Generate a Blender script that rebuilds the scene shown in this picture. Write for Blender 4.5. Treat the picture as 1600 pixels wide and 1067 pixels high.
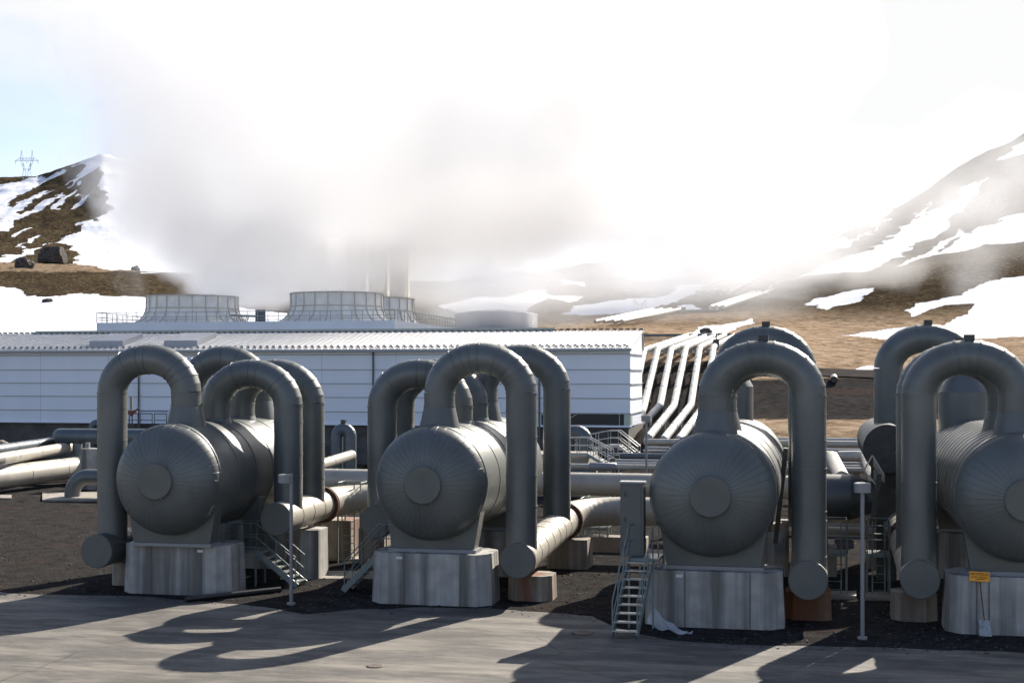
import bpy, math, random
import numpy as np
from mathutils import Vector, Matrix
random.seed(7)
for o in list(bpy.data.objects): bpy.data.objects.remove(o)
SC = bpy.context.scene
COL = SC.collection
R = math.radians
# ------------------------------------------------------------------ camera
EYE = 7.5; YAW = R(12.19); F = 1600*50/36.0; HZ = 581.0
CS, SN = math.cos(YAW), math.sin(YAW)
cd = bpy.data.cameras.new('camera'); cam = bpy.data.objects.new('camera', cd); COL.objects.link(cam)
cam.location = (0, 0, EYE); cam.rotation_euler = (R(90), 0, YAW)
cd.lens = 50; cd.sensor_width = 36; cd.shift_y = (HZ-533.5)/1600
cd.clip_start = 0.5; cd.clip_end = 6000
SC.camera = cam
# ------------------------------------------------------------------ world, sun, exposure
SUN_EL, SUN_AZ = R(32.7), R(20.7)
W = bpy.data.worlds.new('World'); SC.world = W; W.use_nodes = True
nt = W.node_tree; nt.nodes.clear()
def wn(t, **k):
    n = nt.nodes.new(t)
    for a, b in k.items(): setattr(n, a, b)
    return n
sky = wn('ShaderNodeTexSky', sky_type='NISHITA', sun_disc=False, sun_elevation=SUN_EL, sun_rotation=SUN_AZ,
         altitude=300, air_density=1.0, dust_density=0.6, ozone_density=1.0)
geo = wn('ShaderNodeTexCoord')
def wmath(op, a, b=None, c=None, clamp=False):
    n = wn('ShaderNodeMath', operation=op, use_clamp=clamp)
    for i, v in enumerate((a, b, c)):
        if v is None: continue
        if isinstance(v, (int, float)): n.inputs[i].default_value = v
        else: nt.links.new(v, n.inputs[i])
    return n.outputs[0]
mp = wn('ShaderNodeMapping'); mp.inputs['Scale'].default_value = (1, 1, 3.2)
nt.links.new(geo.outputs['Generated'], mp.inputs['Vector'])
nz = wn('ShaderNodeTexNoise'); nz.inputs['Scale'].default_value = 2.6; nz.inputs['Detail'].default_value = 7
nz.inputs['Roughness'].default_value = 0.55
nt.links.new(mp.outputs[0], nz.inputs['Vector'])
dt = wn('ShaderNodeVectorMath', operation='DOT_PRODUCT')
nt.links.new(geo.outputs['Generated'], dt.inputs[0])
dt.inputs[1].default_value = (math.sin(SUN_AZ), math.cos(SUN_AZ), 0.25)     # thin bright cloud lies towards the sun
bias = wmath('MULTIPLY_ADD', dt.outputs['Value'], 1.05, -0.62)
cl = wmath('ADD', wmath('MULTIPLY_ADD', nz.outputs[0], 2.2, -1.0), bias)
mask = wmath('MULTIPLY_ADD', cl, 1.7, wmath('MULTIPLY', dt.outputs['Value'], .45, clamp=True), clamp=True)
sk = wn('ShaderNodeMixRGB', blend_type='MULTIPLY'); sk.inputs[0].default_value = 1
sk.inputs[2].default_value = (0.080, 0.0735, 0.078, 1)
nt.links.new(sky.outputs[0], sk.inputs[1])
mx = wn('ShaderNodeMixRGB'); mx.inputs[2].default_value = (0.425, 0.426, 0.43, 1)
nt.links.new(mask, mx.inputs[0]); nt.links.new(sk.outputs[0], mx.inputs[1])
bg = wn('ShaderNodeBackground'); bg.inputs['Strength'].default_value = 1.0
nt.links.new(mx.outputs[0], bg.inputs['Color'])
wo = wn('ShaderNodeOutputWorld'); nt.links.new(bg.outputs[0], wo.inputs['Surface'])
sd = bpy.data.lights.new('sun', 'SUN'); sun = bpy.data.objects.new('sun', sd); COL.objects.link(sun)
sd.energy = 4.8; sd.angle = R(0.5); sd.color = (1.0, 0.92, 0.81)
SDIR = Vector((math.sin(SUN_AZ)*math.cos(SUN_EL), math.cos(SUN_AZ)*math.cos(SUN_EL), math.sin(SUN_EL)))
sun.rotation_euler = SDIR.to_track_quat('Z', 'Y').to_euler()
SC.view_settings.view_transform = 'Standard'; SC.view_settings.look = 'None'
SC.view_settings.gamma = 1; SC.view_settings.exposure = 1.2
SC.view_settings.use_curve_mapping = False
cy = SC.cycles
cy.use_denoising = True; cy.max_bounces = 20; cy.diffuse_bounces = 3; cy.glossy_bounces = 3
cy.volume_bounces = 12; cy.transparent_max_bounces = 8; cy.use_adaptive_sampling = True
cy.adaptive_threshold = 0.03; cy.volume_step_rate = 2.0; cy.volume_max_steps = 64
cy.sample_clamp_indirect = 6

# ------------------------------------------------------------------ measuring helpers
def ray(px): return (px-800.0)/F
def at(px, py, Y):
    """world point seen at pixel (px,py) of the photograph if it lies on the plane y = Y"""
    a = ray(px); Z = Y/(CS+a*SN)
    return Vector((Z*(-SN+a*CS), Y, EYE-(py-HZ)/F*Z))
def atZ(px, py, Z):
    a = ray(px)
    return Vector((Z*(-SN+a*CS), Z*(CS+a*SN), EYE-(py-HZ)/F*Z))
def gnd(px, py, z=0.0):
    Z = (EYE-z)*F/(py-HZ)
    v = atZ(px, py, Z); v.z = z
    return v
def depth(v): return -SN*v.x+CS*v.y
# ------------------------------------------------------------------ materials
MATS = {}
def mat(name, col, rough=0.6, metal=0.0, var=0.0, vscale=1.5, bump=0.0, bscale=20, col2=None, stretch=(1,1,1), detail=6, spec=None, coat=0):
    if name in MATS: return MATS[name]
    m = bpy.data.materials.new(name); m.use_nodes = True; MATS[name] = m
    t = m.node_tree; b = t.nodes['Principled BSDF']
    b.inputs['Roughness'].default_value = rough; b.inputs['Metallic'].default_value = metal
    if spec is not None: b.inputs['Specular IOR Level'].default_value = spec
    if coat: b.inputs['Coat Weight'].default_value = coat; b.inputs['Coat Roughness'].default_value = .25
    b.inputs['Base Color'].default_value = (*col, 1)
    tc = t.nodes.new('ShaderNodeTexCoord'); ge = t.nodes.new('ShaderNodeNewGeometry')
    if var or col2:
        mp = t.nodes.new('ShaderNodeMapping'); mp.inputs['Scale'].default_value = stretch
        t.links.new(ge.outputs['Position'], mp.inputs['Vector'])
        n = t.nodes.new('ShaderNodeTexNoise'); n.inputs['Scale'].default_value = vscale; n.inputs['Detail'].default_value = detail
        t.links.new(mp.outputs[0], n.inputs['Vector'])
        r = t.nodes.new('ShaderNodeValToRGB'); r.color_ramp.elements[0].position = .32; r.color_ramp.elements[1].position = .68
        c2 = col2 or tuple(c*(1-var) for c in col); c1 = col if col2 else tuple(min(1, c*(1+var*.7)) for c in col)
        r.color_ramp.elements[0].color = (*c2, 1); r.color_ramp.elements[1].color = (*c1, 1)
        t.links.new(n.outputs[0], r.inputs[0]); t.links.new(r.outputs[0], b.inputs['Base Color'])
        rr = t.nodes.new('ShaderNodeMapRange'); rr.inputs[3].default_value = min(1, rough*1.25); rr.inputs[4].default_value = rough*.8
        t.links.new(n.outputs[0], rr.inputs[0]); t.links.new(rr.outputs[0], b.inputs['Roughness'])
    if bump:
        n2 = t.nodes.new('ShaderNodeTexNoise'); n2.inputs['Scale'].default_value = bscale; n2.inputs['Detail'].default_value = 5
        t.links.new(ge.outputs['Position'], n2.inputs['Vector'])
        bp = t.nodes.new('ShaderNodeBump'); bp.inputs['Strength'].default_value = 1; bp.inputs['Distance'].default_value = bump
        t.links.new(n2.outputs[0], bp.inputs['Height']); t.links.new(bp.outputs[0], b.inputs['Normal'])
    return m
def nodes_of(m): return m.node_tree, m.node_tree.nodes['Principled BSDF']

M_clad = mat('painted_cladding', (.116,.126,.122), .42, .22, .16, .9, .0012, 2.2, stretch=(1,1,.6), spec=.5)
M_cap = mat('flat_cap_paint', (.10,.106,.098), .5, .1, .08, 1.5)
M_cladp = mat('pale_cladding', (.38,.355,.305), .42, .1, .12, 1.1, .001, 3)
M_white = mat('white_cladding', (.46,.455,.43), .42, .15, .10, .8)
M_wall = mat('white_wall_sheet', (.70,.75,.82), .5, 0, .04, .35, .002, 1.5, stretch=(1,1,.2))
M_roof = mat('white_roof_sheet', (.56,.55,.53), .45, 0, .06, .5)
M_steel = mat('galvanised_steel', (.36,.37,.36), .4, .6, .15, 4)
M_green = mat('green_grey_paint', (.17,.20,.19), .45, .2, .15, 4)
M_dark = mat('dark_steel', (.05,.052,.05), .5, .3, .2, 4)
M_rust = mat('rusty_flange', (.10,.045,.03), .75, .1, .5, 9)
M_cabinet = mat('grey_green_cabinet_paint', (.09,.10,.093), .5, 0, .08, 2)
M_black = mat('black_plastic', (.012,.012,.013), .35)
M_redv = mat('dull_red_paint', (.13,.05,.045), .6, 0, .2, 6)
M_glass = mat('dark_glass', (.02,.026,.03), .3, 0, spec=.3)
M_fibre = mat('grey_fibreglass', (.80,.76,.68), .55, 0, .12, .8)
M_lamp = mat('grey_lamp_paint', (.22,.225,.235), .5, .2)
M_rock = mat('dark_lava_rock', (.06,.05,.045), .9, 0, .5, 1.5, .08, 3)
M_tower = mat('pylon_steel', (.20,.27,.32), .6, .3)
M_wood = mat('shovel_wood', (.12,.06,.03), .7, 0, .3, 12)
M_blade = mat('shovel_blade', (.30,.31,.31), .5, .3, .3, 9)
M_sign = mat('orange_sign', (.85,.36,.02), .5)
M_signtext = mat('sign_lettering', (.03,.02,.01), .6)
M_basec = mat('dark_concrete', (.085,.078,.072), .9, 0, .3, 1.0, .004, 12)
M_tan = mat('brown_concrete', (.22,.19,.16), .9, 0, .3, .8, .003, 10)
M_pad = mat('light_concrete', (.25,.225,.19), .85, 0, .25, 1.2, .003, 10)
M_bluecl = mat('dark_blue_cladding', (.085,.105,.12), .42, .15, .15, 1.5)  # dark blue-grey cladding, its own colour with slight random variation

def concrete(name, base, dark, rust=0.0):
    m = bpy.data.materials.new(name); m.use_nodes = True; t, b = nodes_of(m); L = t.links.new
    g = t.nodes.new('ShaderNodeNewGeometry')
    def noise(sc, scale=(1,1,1), det=5):
        mp = t.nodes.new('ShaderNodeMapping'); mp.inputs['Scale'].default_value = scale
        n = t.nodes.new('ShaderNodeTexNoise'); n.inputs['Scale'].default_value = sc; n.inputs['Detail'].default_value = det
        L(g.outputs['Position'], mp.inputs[0]); L(mp.outputs[0], n.inputs[0]); return n.outputs[0]
    def ramp(src, a, bb, ca, cb):
        r = t.nodes.new('ShaderNodeValToRGB'); r.color_ramp.elements[0].position = a; r.color_ramp.elements[1].position = bb
        r.color_ramp.elements[0].color = ca; r.color_ramp.elements[1].color = cb; L(src, r.inputs[0]); return r.outputs[0]
    def mixc(f, a, bb, mode='MIX'):
        x = t.nodes.new('ShaderNodeMixRGB'); x.blend_type = mode
        for i, v in enumerate((f, a, bb)):
            if isinstance(v, float): x.inputs[i].default_value = v
            elif isinstance(v, tuple): x.inputs[i].default_value = v
            else: L(v, x.inputs[i])
        return x.outputs[0]
    streak = ramp(noise(1.5, (1,1,.05), 6), .38, .54, (1,1,1,1), (0,0,0,1))
    streak2 = ramp(noise(7.0, (1,1,.03), 3), .3, .55, (.3,.3,.3,1), (0,0,0,1))
    blot = ramp(noise(2.2, (1,1,1), 7), .3, .7, (.78,.78,.78,1), (1.12,1.12,1.12,1))
    c = mixc(1.0, (*base, 1), blot, 'MULTIPLY')
    c = mixc(streak, c, (*dark, 1)); c = mixc(streak2, c, (*dark, 1))
    # bolt holes of the formwork
    if rust:
        rr = ramp(noise(.9, (1,1,.25), 5), .62-rust*.32, .74-rust*.2, (0,0,0,1), (1,1,1,1))
        c = mixc(rr, c, (.16,.055,.02,1))
    L(c, b.inputs['Base Color']); b.inputs['Roughness'].default_value = .88
    bp = t.nodes.new('ShaderNodeBump'); bp.inputs['Distance'].default_value = .004; L(noise(14), bp.inputs['Height']); L(bp.outputs[0], b.inputs['Normal'])
    return m
M_conc = concrete('streaked_concrete', (.37,.36,.335), (.135,.127,.115))
M_conc_b = concrete('brown_streaked_concrete', (.30,.26,.21), (.13,.10,.08), .25)
M_conc_r = concrete('rust_stained_concrete', (.20,.13,.09), (.09,.05,.03), 1.0)

# ------------------------------------------------------------------ mesh building
ORIG = {}
class MB:
    def __init__(s): s.v = []; s.f = []; s.sm = []
    def add(s, V, Fc, smooth=False):
        n = len(s.v); s.v += [tuple(p) for p in V]; s.f += [tuple(i+n for i in f) for f in Fc]; s.sm += [smooth]*len(Fc)
        return s
    def box(s, c, d, rz=0, rot=None):
        c = Vector(c); M = rot or Matrix.Rotation(rz, 3, 'Z'); h = [x/2 for x in d]
        V = [c+M@Vector((sx*h[0], sy*h[1], sz*h[2])) for sx in (-1,1) for sy in (-1,1) for sz in (-1,1)]
        return s.add(V, [(0,1,3,2),(4,6,7,5),(0,4,5,1),(2,3,7,6),(0,2,6,4),(1,5,7,3)])
    def bar(s, a, b, w, h=None):
        a, b = Vector(a), Vector(b); d = b-a; h = h or w
        q = d.to_track_quat('X', 'Z').to_matrix()
        return s.box((a+b)/2, (d.length, w, h), rot=q)
    def prism(s, poly, z0, z1, taper=1.0):
        cx = sum(p[0] for p in poly)/len(poly); cyy = sum(p[1] for p in poly)/len(poly); n = len(poly)
        V = [(x, y, z0) for x, y in poly]+[(cx+(x-cx)*taper, cyy+(y-cyy)*taper, z1) for x, y in poly]
        return s.add(V, [tuple(range(n-1,-1,-1)), tuple(range(n, 2*n))]+[(i, (i+1)%n, n+(i+1)%n, n+i) for i in range(n)])
    def tube(s, pts, r, n=20, caps=True, gored=False, smooth=True):
        P = [Vector(p) for p in pts]; m = len(P)
        rs = r if isinstance(r, (list, tuple)) else [r]*m
        T = []
        for i in range(m):
            a = (P[i]-P[i-1]).normalized() if i else None; b = (P[i+1]-P[i]).normalized() if i < m-1 else None
            T.append(((a or b)+(b or a)).normalized())
        u = T[0].orthogonal().normalized(); rings = []
        for i in range(m):
            u = (u-T[i]*u.dot(T[i])).normalized(); w = T[i].cross(u); k = 1.0
            if 0 < i < m-1:
                d = (P[i]-P[i-1]).normalized().dot(T[i]); k = 1/max(d, .5)
                side = (P[i+1]-P[i]).normalized()-(P[i]-P[i-1]).normalized()
            ring = []
            for j in range(n):
                an = 2*math.pi*j/n; o = u*math.cos(an)+w*math.sin(an)
                if k > 1.0001 and side.length > 1e-6:
                    sn = side.normalized(); o = o+sn*(o.dot(sn))*(k-1)
                ring.append(P[i]+o*rs[i])
            rings.append(ring)
        if gored:
            for i in range(m-1):
                s.add(rings[i]+rings[i+1], [(j, (j+1)%n, n+(j+1)%n, n+j) for j in range(n)], smooth)
        else:
            s.add(sum(rings, []), [(i*n+j, i*n+(j+1)%n, (i+1)*n+(j+1)%n, (i+1)*n+j) for i in range(m-1) for j in range(n)], smooth)
        if caps:
            s.add(rings[0], [tuple(range(n-1,-1,-1))]); s.add(rings[-1], [tuple(range(n))])
        return s
    def band(s, p, axis, r, w=.035, t=.009, n=24):
        w *= 1.5; t *= 1.5
        p = Vector(p); a = Vector(axis).normalized()
        return s.tube([p-a*w/2, p-a*w/2*.99, p+a*w/2*.99, p+a*w/2], [r-.02, r+t, r+t, r-.02], n, caps=False, gored=True)
    def rev(s, prof, org, axis=(0,1,0), n=48, gore=False, cap0=False, cap1=False):
        """prof: (radius, distance along axis); gore=True splits at the meridians"""
        org = Vector(org); a = Vector(axis).normalized(); u = a.orthogonal().normalized() if abs(a.z) > .5 else Vector((0,0,1)); w = a.cross(u)
        rings = [[org+a*t+(u*math.cos(2*math.pi*j/n)+w*math.sin(2*math.pi*j/n))*r for j in range(n)] for r, t in prof]
        m = len(rings)
        if gore:
            for j in range(n):
                V = []; 
                for i in range(m): V += [rings[i][j], rings[i][(j+1)%n]]
                s.add(V, [(2*i, 2*i+2, 2*i+3, 2*i+1) for i in range(m-1)], True)
        else:
            s.add(sum(rings, []), [(i*n+j, (i+1)*n+j, (i+1)*n+(j+1)%n, i*n+(j+1)%n) for i in range(m-1) for j in range(n)], True)
        if cap0: s.add(rings[0], [tuple(range(n))])
        if cap1: s.add(rings[-1], [tuple(range(n-1,-1,-1))])
        return s
    def build(s, name, m, parent=None, bevel=0, fix=True):
        org = ORIG.get(parent.name, Vector((0,0,0))) if parent else Vector((0,0,0))
        me = bpy.data.meshes.new(name); me.from_pydata([Vector(v)-org for v in s.v], [], s.f)
        me.polygons.foreach_set('use_smooth', s.sm); me.materials.append(m)
        if fix:
            import bmesh
            b = bmesh.new(); b.from_mesh(me); bmesh.ops.recalc_face_normals(b, faces=b.faces); b.to_mesh(me); b.free()
        me.update()
        o = bpy.data.objects.new(name, me); COL.objects.link(o)
        if parent: o.parent = parent
        ORIG[o.name] = org.copy()
        if bevel:
            md = o.modifiers.new('bevel', 'BEVEL'); md.width = bevel; md.segments = 2; md.limit_method = 'ANGLE'
        return o
def tag(o, label=None, cat=None, group=None, kind=None):
    if label: o['label'] = label
    if cat: o['category'] = cat
    if group: o['group'] = group
    if kind: o['kind'] = kind
    return o
def thing(name, label, cat, loc=(0,0,0), group=None):
    o = bpy.data.objects.new(name, None); COL.objects.link(o); o.location = loc; o.empty_display_size = .3
    ORIG[o.name] = Vector(loc); return tag(o, label, cat, group)

# ------------------------------------------------------------------ noise for the land
RNG = np.random.RandomState(3); GR = RNG.rand(256, 256)
def vnoise(x, y):
    xi = np.floor(x).astype(int); yi = np.floor(y).astype(int); fx = x-xi; fy = y-yi
    fx = fx*fx*(3-2*fx); fy = fy*fy*(3-2*fy); g = lambda a, b: GR[a & 255, b & 255]
    return (g(xi,yi)*(1-fx)+g(xi+1,yi)*fx)*(1-fy)+(g(xi,yi+1)*(1-fx)+g(xi+1,yi+1)*fx)*fy
def fbm(x, y, o=4):
    s = 0; a = .5; t = 0
    for i in range(o): s = s+a*vnoise(x+17.3*i, y+9.1*i); t += a; a *= .5; x = x*2.03; y = y*2.03
    return s/t-.5
COLS = [-1200, -300, 0, 60, 110, 160, 300, 500, 700, 900, 1000, 1100, 1200, 1300, 1400, 1440, 1500, 1550, 1600, 2000, 2800]
def row(d):
    k = sorted(d); return np.interp(COLS, k, [d[i] for i in k])
def flat(Z): return HZ+EYE*F/Z
ST = [(70, row({0: flat(70)})), (88, row({900: flat(88), 1000: flat(88)-8, 2800: flat(88)-8})),
      (100, row({-1200: flat(100), 900: flat(100), 1000: 728, 1100: 712, 1200: 704, 1300: 700, 2800: 700})),
      (112, row({900: 728, 1000: 676, 1100: 672, 1200: 668, 1300: 663, 2800: 663})),
      (121, row({900: 712, 1000: 655, 1100: 652, 1200: 640, 1300: 628, 2800: 628})),
      (133, row({900: 690, 1000: 600, 1100: 596, 1200: 594, 1300: 591, 2800: 591})),
      (142, row({900: 660, 1000: 575, 1100: 572, 1200: 576, 1300: 577, 1370: 582, 2800: 584})),
      (160, row({-1200: 620, 900: 600, 1000: 552, 1100: 548, 1200: 552, 1300: 560, 2800: 560})),
      (195, row({-1200: 540, 900: 535, 1000: 524, 1200: 526, 1300: 530, 1600: 528, 2800: 528})),
      (240, row({-1200: 490, 0: 492, 700: 515, 900: 512, 1000: 503, 1200: 502, 1300: 505, 1600: 495, 2800: 480})),
      (300, row({-1200: 448, 0: 449, 300: 458, 600: 475, 900: 482, 1100: 474, 1300: 470, 1450: 455, 1600: 446, 2800: 430})),
      (335, row({-1200: 418, 0: 419, 300: 428, 600: 455, 900: 462, 1100: 460, 1300: 448, 1450: 425, 1600: 400, 2800: 380})),
      (380, row({-1200: 408, 0: 409, 300: 421, 600: 440, 900: 440, 1100: 438, 1300: 424, 1450: 402, 1600: 382, 2800: 340})),
      (480, row({-1200: 378, 0: 380, 110: 381, 300: 395, 600: 420, 900: 418, 1100: 408, 1300: 386, 1440: 368, 1500: 352, 1600: 330, 2800: 260})),
      (570, row({-1200: 330, 0: 330, 60: 328, 110: 320, 160: 308, 300: 325, 500: 385, 700: 395, 900: 396, 1100: 378, 1300: 352, 1400: 350, 1440: 330, 1500: 305, 1600: 265, 2800: 150})),
      (660, row({-1200: 278, 0: 280, 60: 279, 110: 262, 160: 243, 300: 272, 500: 365, 700: 385, 900: 384, 1100: 352, 1300: 330, 1400: 326, 1440: 302, 1500: 262, 1550: 232, 1600: 207, 2000: 110, 2800: 60})),
      (740, row({-1200: 300, 0: 296, 160: 262, 300: 290, 500: 372, 700: 390, 1100: 356, 1300: 338, 1400: 334, 1500: 285, 1600: 235, 2000: 140, 2800: 90})),
      (1400, row({-1200: 500, 2800: 500})), (4500, row({-1200: 574, 2800: 574}))]
STZ = np.array([s[0] for s in ST], float); STP = np.array([s[1] for s in ST])
def land_py(px, Z):
    """height profile of the land: the photograph's row at which ground of column px and depth Z is seen"""
    c = np.array([np.interp(px, COLS, r) for r in STP]); return np.interp(Z, STZ, c)
def land_at(px, py):
    c = np.array([np.interp(px, COLS, r) for r in STP])
    for i in range(3, len(STZ)-1):
        if c[i] >= py >= c[i+1]:
            Z = STZ[i]+(c[i]-py)/(c[i]-c[i+1]+1e-9)*(STZ[i+1]-STZ[i]); return atZ(px, py, Z)
    return atZ(px, py, 660)
def inpoly(X, Y, poly):
    r = np.zeros(X.shape, bool); n = len(poly)
    for i in range(n):
        x0, y0 = poly[i]; x1, y1 = poly[(i+1) % n]
        c = ((y0 > Y) != (y1 > Y)) & (X < (x1-x0)*(Y-y0)/((y1-y0) or 1e-9)+x0); r ^= c
    return r
def sc_(pts, ox, oy, k): return [(ox+x/k, oy+y/k) for x, y in pts]
q4 = lambda p: sc_(p, 1100, 200, 3.2)
q5 = lambda p: sc_(p, 800, 380, 3.557)
SNOW = [
 [(-1300,443),(0,445),(28,448),(40,459),(68,464),(130,460),(230,460),(300,470),(520,500),(520,540),(-1300,540)],
 [(-1300,408),(0,412),(62,392),(62,384),(82,378),(105,382),(122,398),(122,412),(200,424),(330,430),(480,425),(520,330),(330,230),(165,230),(158,268),(165,312),(172,330),(150,345),(120,350),(130,362),(95,372),(40,392),(0,400),(-1300,396)],
 [(-1300,290),(0,288),(60,281),(110,265),(158,244),(165,262),(150,270),(128,282),(100,300),(60,318),(40,330),(0,342),(-1300,350)],
 [(0,360),(20,350),(60,335),(85,318),(100,300),(60,315),(0,338)], [(-1300,352),(0,350),(30,345),(15,360),(0,362),(-1300,372)],
 [(12,372),(48,352),(45,358),(18,373)], [(30,385),(58,368),(60,371),(35,386)], [(80,331),(100,308),(124,296),(118,306),(90,326)], [(108,328),(128,306),(138,305),(125,320),(112,329)],
 q4([(260,830),(450,750),(560,740),(850,710),(900,690),(1010,620),(1180,520),(1330,370),(1420,250),(1360,290),(1200,370),(1060,450),(940,540),(820,620),(700,660),(560,720),(430,760),(300,820)]),
 q4([(980,700),(1080,640),(1200,560),(1300,510),(1330,530),(1230,570),(1100,660),(1000,700)]),
 q4([(1100,660),(1250,580),(1400,490),(1500,440),(1600,420),(2600,400),(2600,560),(1600,570),(1400,590),(1200,640)]),
 q4([(1005,915),(1060,880),(1250,830),(1450,770),(1600,745),(4000,740),(4000,1010),(1600,1045),(1450,1058),(1216,1060),(960,1064),(672,1040),(790,1024),(860,1010),(1060,990),(1200,980),(1300,940),(1350,880),(1200,890),(1030,950)]),
 q4([(550,905),(600,860),(700,820),(870,800),(820,850),(700,890),(600,910)]),
 [(1065,521),(1090,512),(1125,505),(1180,497),(1178,503),(1150,514),(1100,521)],
 q4([(1050,440),(1130,372),(1140,376),(1090,430)]), q4([(760,550),(930,455),(935,460),(860,500),(700,600),(540,650),(480,680),(520,620),(620,540)]),
 q4([(1480,160),(1540,80),(1600,50),(2000,-100),(2400,-100),(1900,60),(1600,130)]), q4([(500,885),(560,850),(690,825),(640,860),(560,885)]),
 q5([(285,400),(350,350),(520,320),(640,300),(850,290),(930,240),(1080,220),(1180,150),(1200,180),(1050,250),(900,330),(700,385),(400,410)]),
 q5([(530,180),(700,150),(800,110),(900,100),(970,180),(860,190),(760,200),(620,190)]), q5([(270,205),(390,215),(385,250),(300,230)]),
 q5([(-420,350),(-200,300),(0,280),(180,270),(380,290),(340,325),(200,310),(60,370),(-300,390)]), q5([(900,360),(960,345),(1070,375),(1020,388)]),
 [(620,410),(700,395),(900,360),(1100,335),(1300,330),(1395,327),(1380,335),(1250,362),(1100,395),(1040,400),(900,415),(760,430),(640,440)],
 [(1336,577),(1352,573),(1380,572),(1380,577),(1350,579)]]
DARK = [[(12,322),(30,306),(60,290),(108,266),(125,262),(128,272),(95,290),(62,305),(22,323)], [(30,330),(85,296),(118,280),(122,284),(80,312),(35,336)]]
# columns and rows of the land sheet
cols = np.concatenate([np.arange(-1200, -60, 30), np.arange(-60, 1661, 3.2), np.arange(1690, 2800, 30)])
zr = [-60, -10, 12, 30, 45, 60, 70, 80, 88, 94, 100]
for a, b, n in ((100,160,70),(160,240,50),(240,335,60),(335,480,70),(480,660,90),(660,740,12),(740,1400,10),(1400,4500,6)):
    zr += list(np.linspace(a, b, n+1)[1:])
zr = np.array(zr, float)
PXG, ZG = np.meshgrid(cols, zr)
CP = np.array([np.interp(cols, COLS, r) for r in STP])          # stations x columns
PYG = np.array([[0.0]*len(cols)]*len(zr))
for j in range(len(cols)): PYG[:, j] = np.interp(zr, STZ, CP[:, j])
ZL = np.maximum(ZG, 30.0); A = (PXG-800)/F
XW = -ZG*SN+A*ZL*CS; YW = ZG*CS+A*ZL*SN
HW = np.where(ZG < 70, 0.0, EYE-(PYG-HZ)/F*ZG)
amp = np.interp(ZG, [88, 105, 150, 300, 600, 1400], [0, .12, .5, 1.6, 4.0, 8])
HW = HW+amp*fbm(XW*.07, YW*.07, 5)+np.interp(ZG, [105,160,400,700], [0,.25,.8,1.2])*np.abs(fbm(XW*.5, YW*.35, 3))
wx = PXG+fbm(XW*.12, YW*.08, 4)*np.interp(ZG, [150,660], [34,26]); wy = PYG+fbm(XW*.1+40, YW*.06+9, 4)*np.interp(ZG, [150,660], [6,16])
snow = np.zeros(PXG.shape)
for p in SNOW: snow[inpoly(wx, wy, p)] = 1
for p in DARK: snow[inpoly(wx, wy, p)] = 0
snow[ZG < 130] = 0
snow[(ZG > 670)] = .9
tan = np.clip((PYG-478)/30, 0, 1)*(PXG > 820)*np.clip((ZG-131)/4, 0, 1)+.9*((PYG > 655) & (PYG < 684) & (PXG > 1150) & (ZG > 100))
tan = np.clip(tan+.7*((PYG > 412) & (PYG < 424) & (PXG < 330)), 0, 1)
grav = np.clip((136-ZG)/5, 0, 1)*(PXG > 900)*(1-np.clip((PYG-650)/8, 0, 1)*(PXG > 1150)*(ZG > 104)); grav = np.maximum(grav, (ZG < 104))*1.0; grav = np.maximum(grav, ((PXG > 960) & (PXG < 1175) & (ZG < 148))*1.0)
nr, nc = PXG.shape
verts = np.stack([XW, YW, HW], -1).reshape(-1, 3)
idx = np.arange(nr*nc).reshape(nr, nc)
faces = np.stack([idx[:-1,:-1], idx[:-1,1:], idx[1:,1:], idx[1:,:-1]], -1).reshape(-1, 4)
me = bpy.data.meshes.new('ground'); me.vertices.add(len(verts)); me.vertices.foreach_set('co', verts.ravel())
me.loops.add(faces.size); me.loops.foreach_set('vertex_index', faces.ravel())
me.polygons.add(len(faces)); me.polygons.foreach_set('loop_start', np.arange(0, faces.size, 4)); me.polygons.foreach_set('loop_total', np.full(len(faces), 4))
me.update(calc_edges=True); me.validate()
me.polygons.foreach_set('use_smooth', np.ones(len(faces), bool))
for nm, ar in (('snow', snow), ('tan', tan), ('gravel', grav)):
    at_ = me.attributes.new(nm, 'FLOAT', 'POINT'); at_.data.foreach_set('value', ar.ravel().astype(np.float32))
ground = bpy.data.objects.new('ground', me); COL.objects.link(ground); tag(ground, kind='structure')

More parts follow.
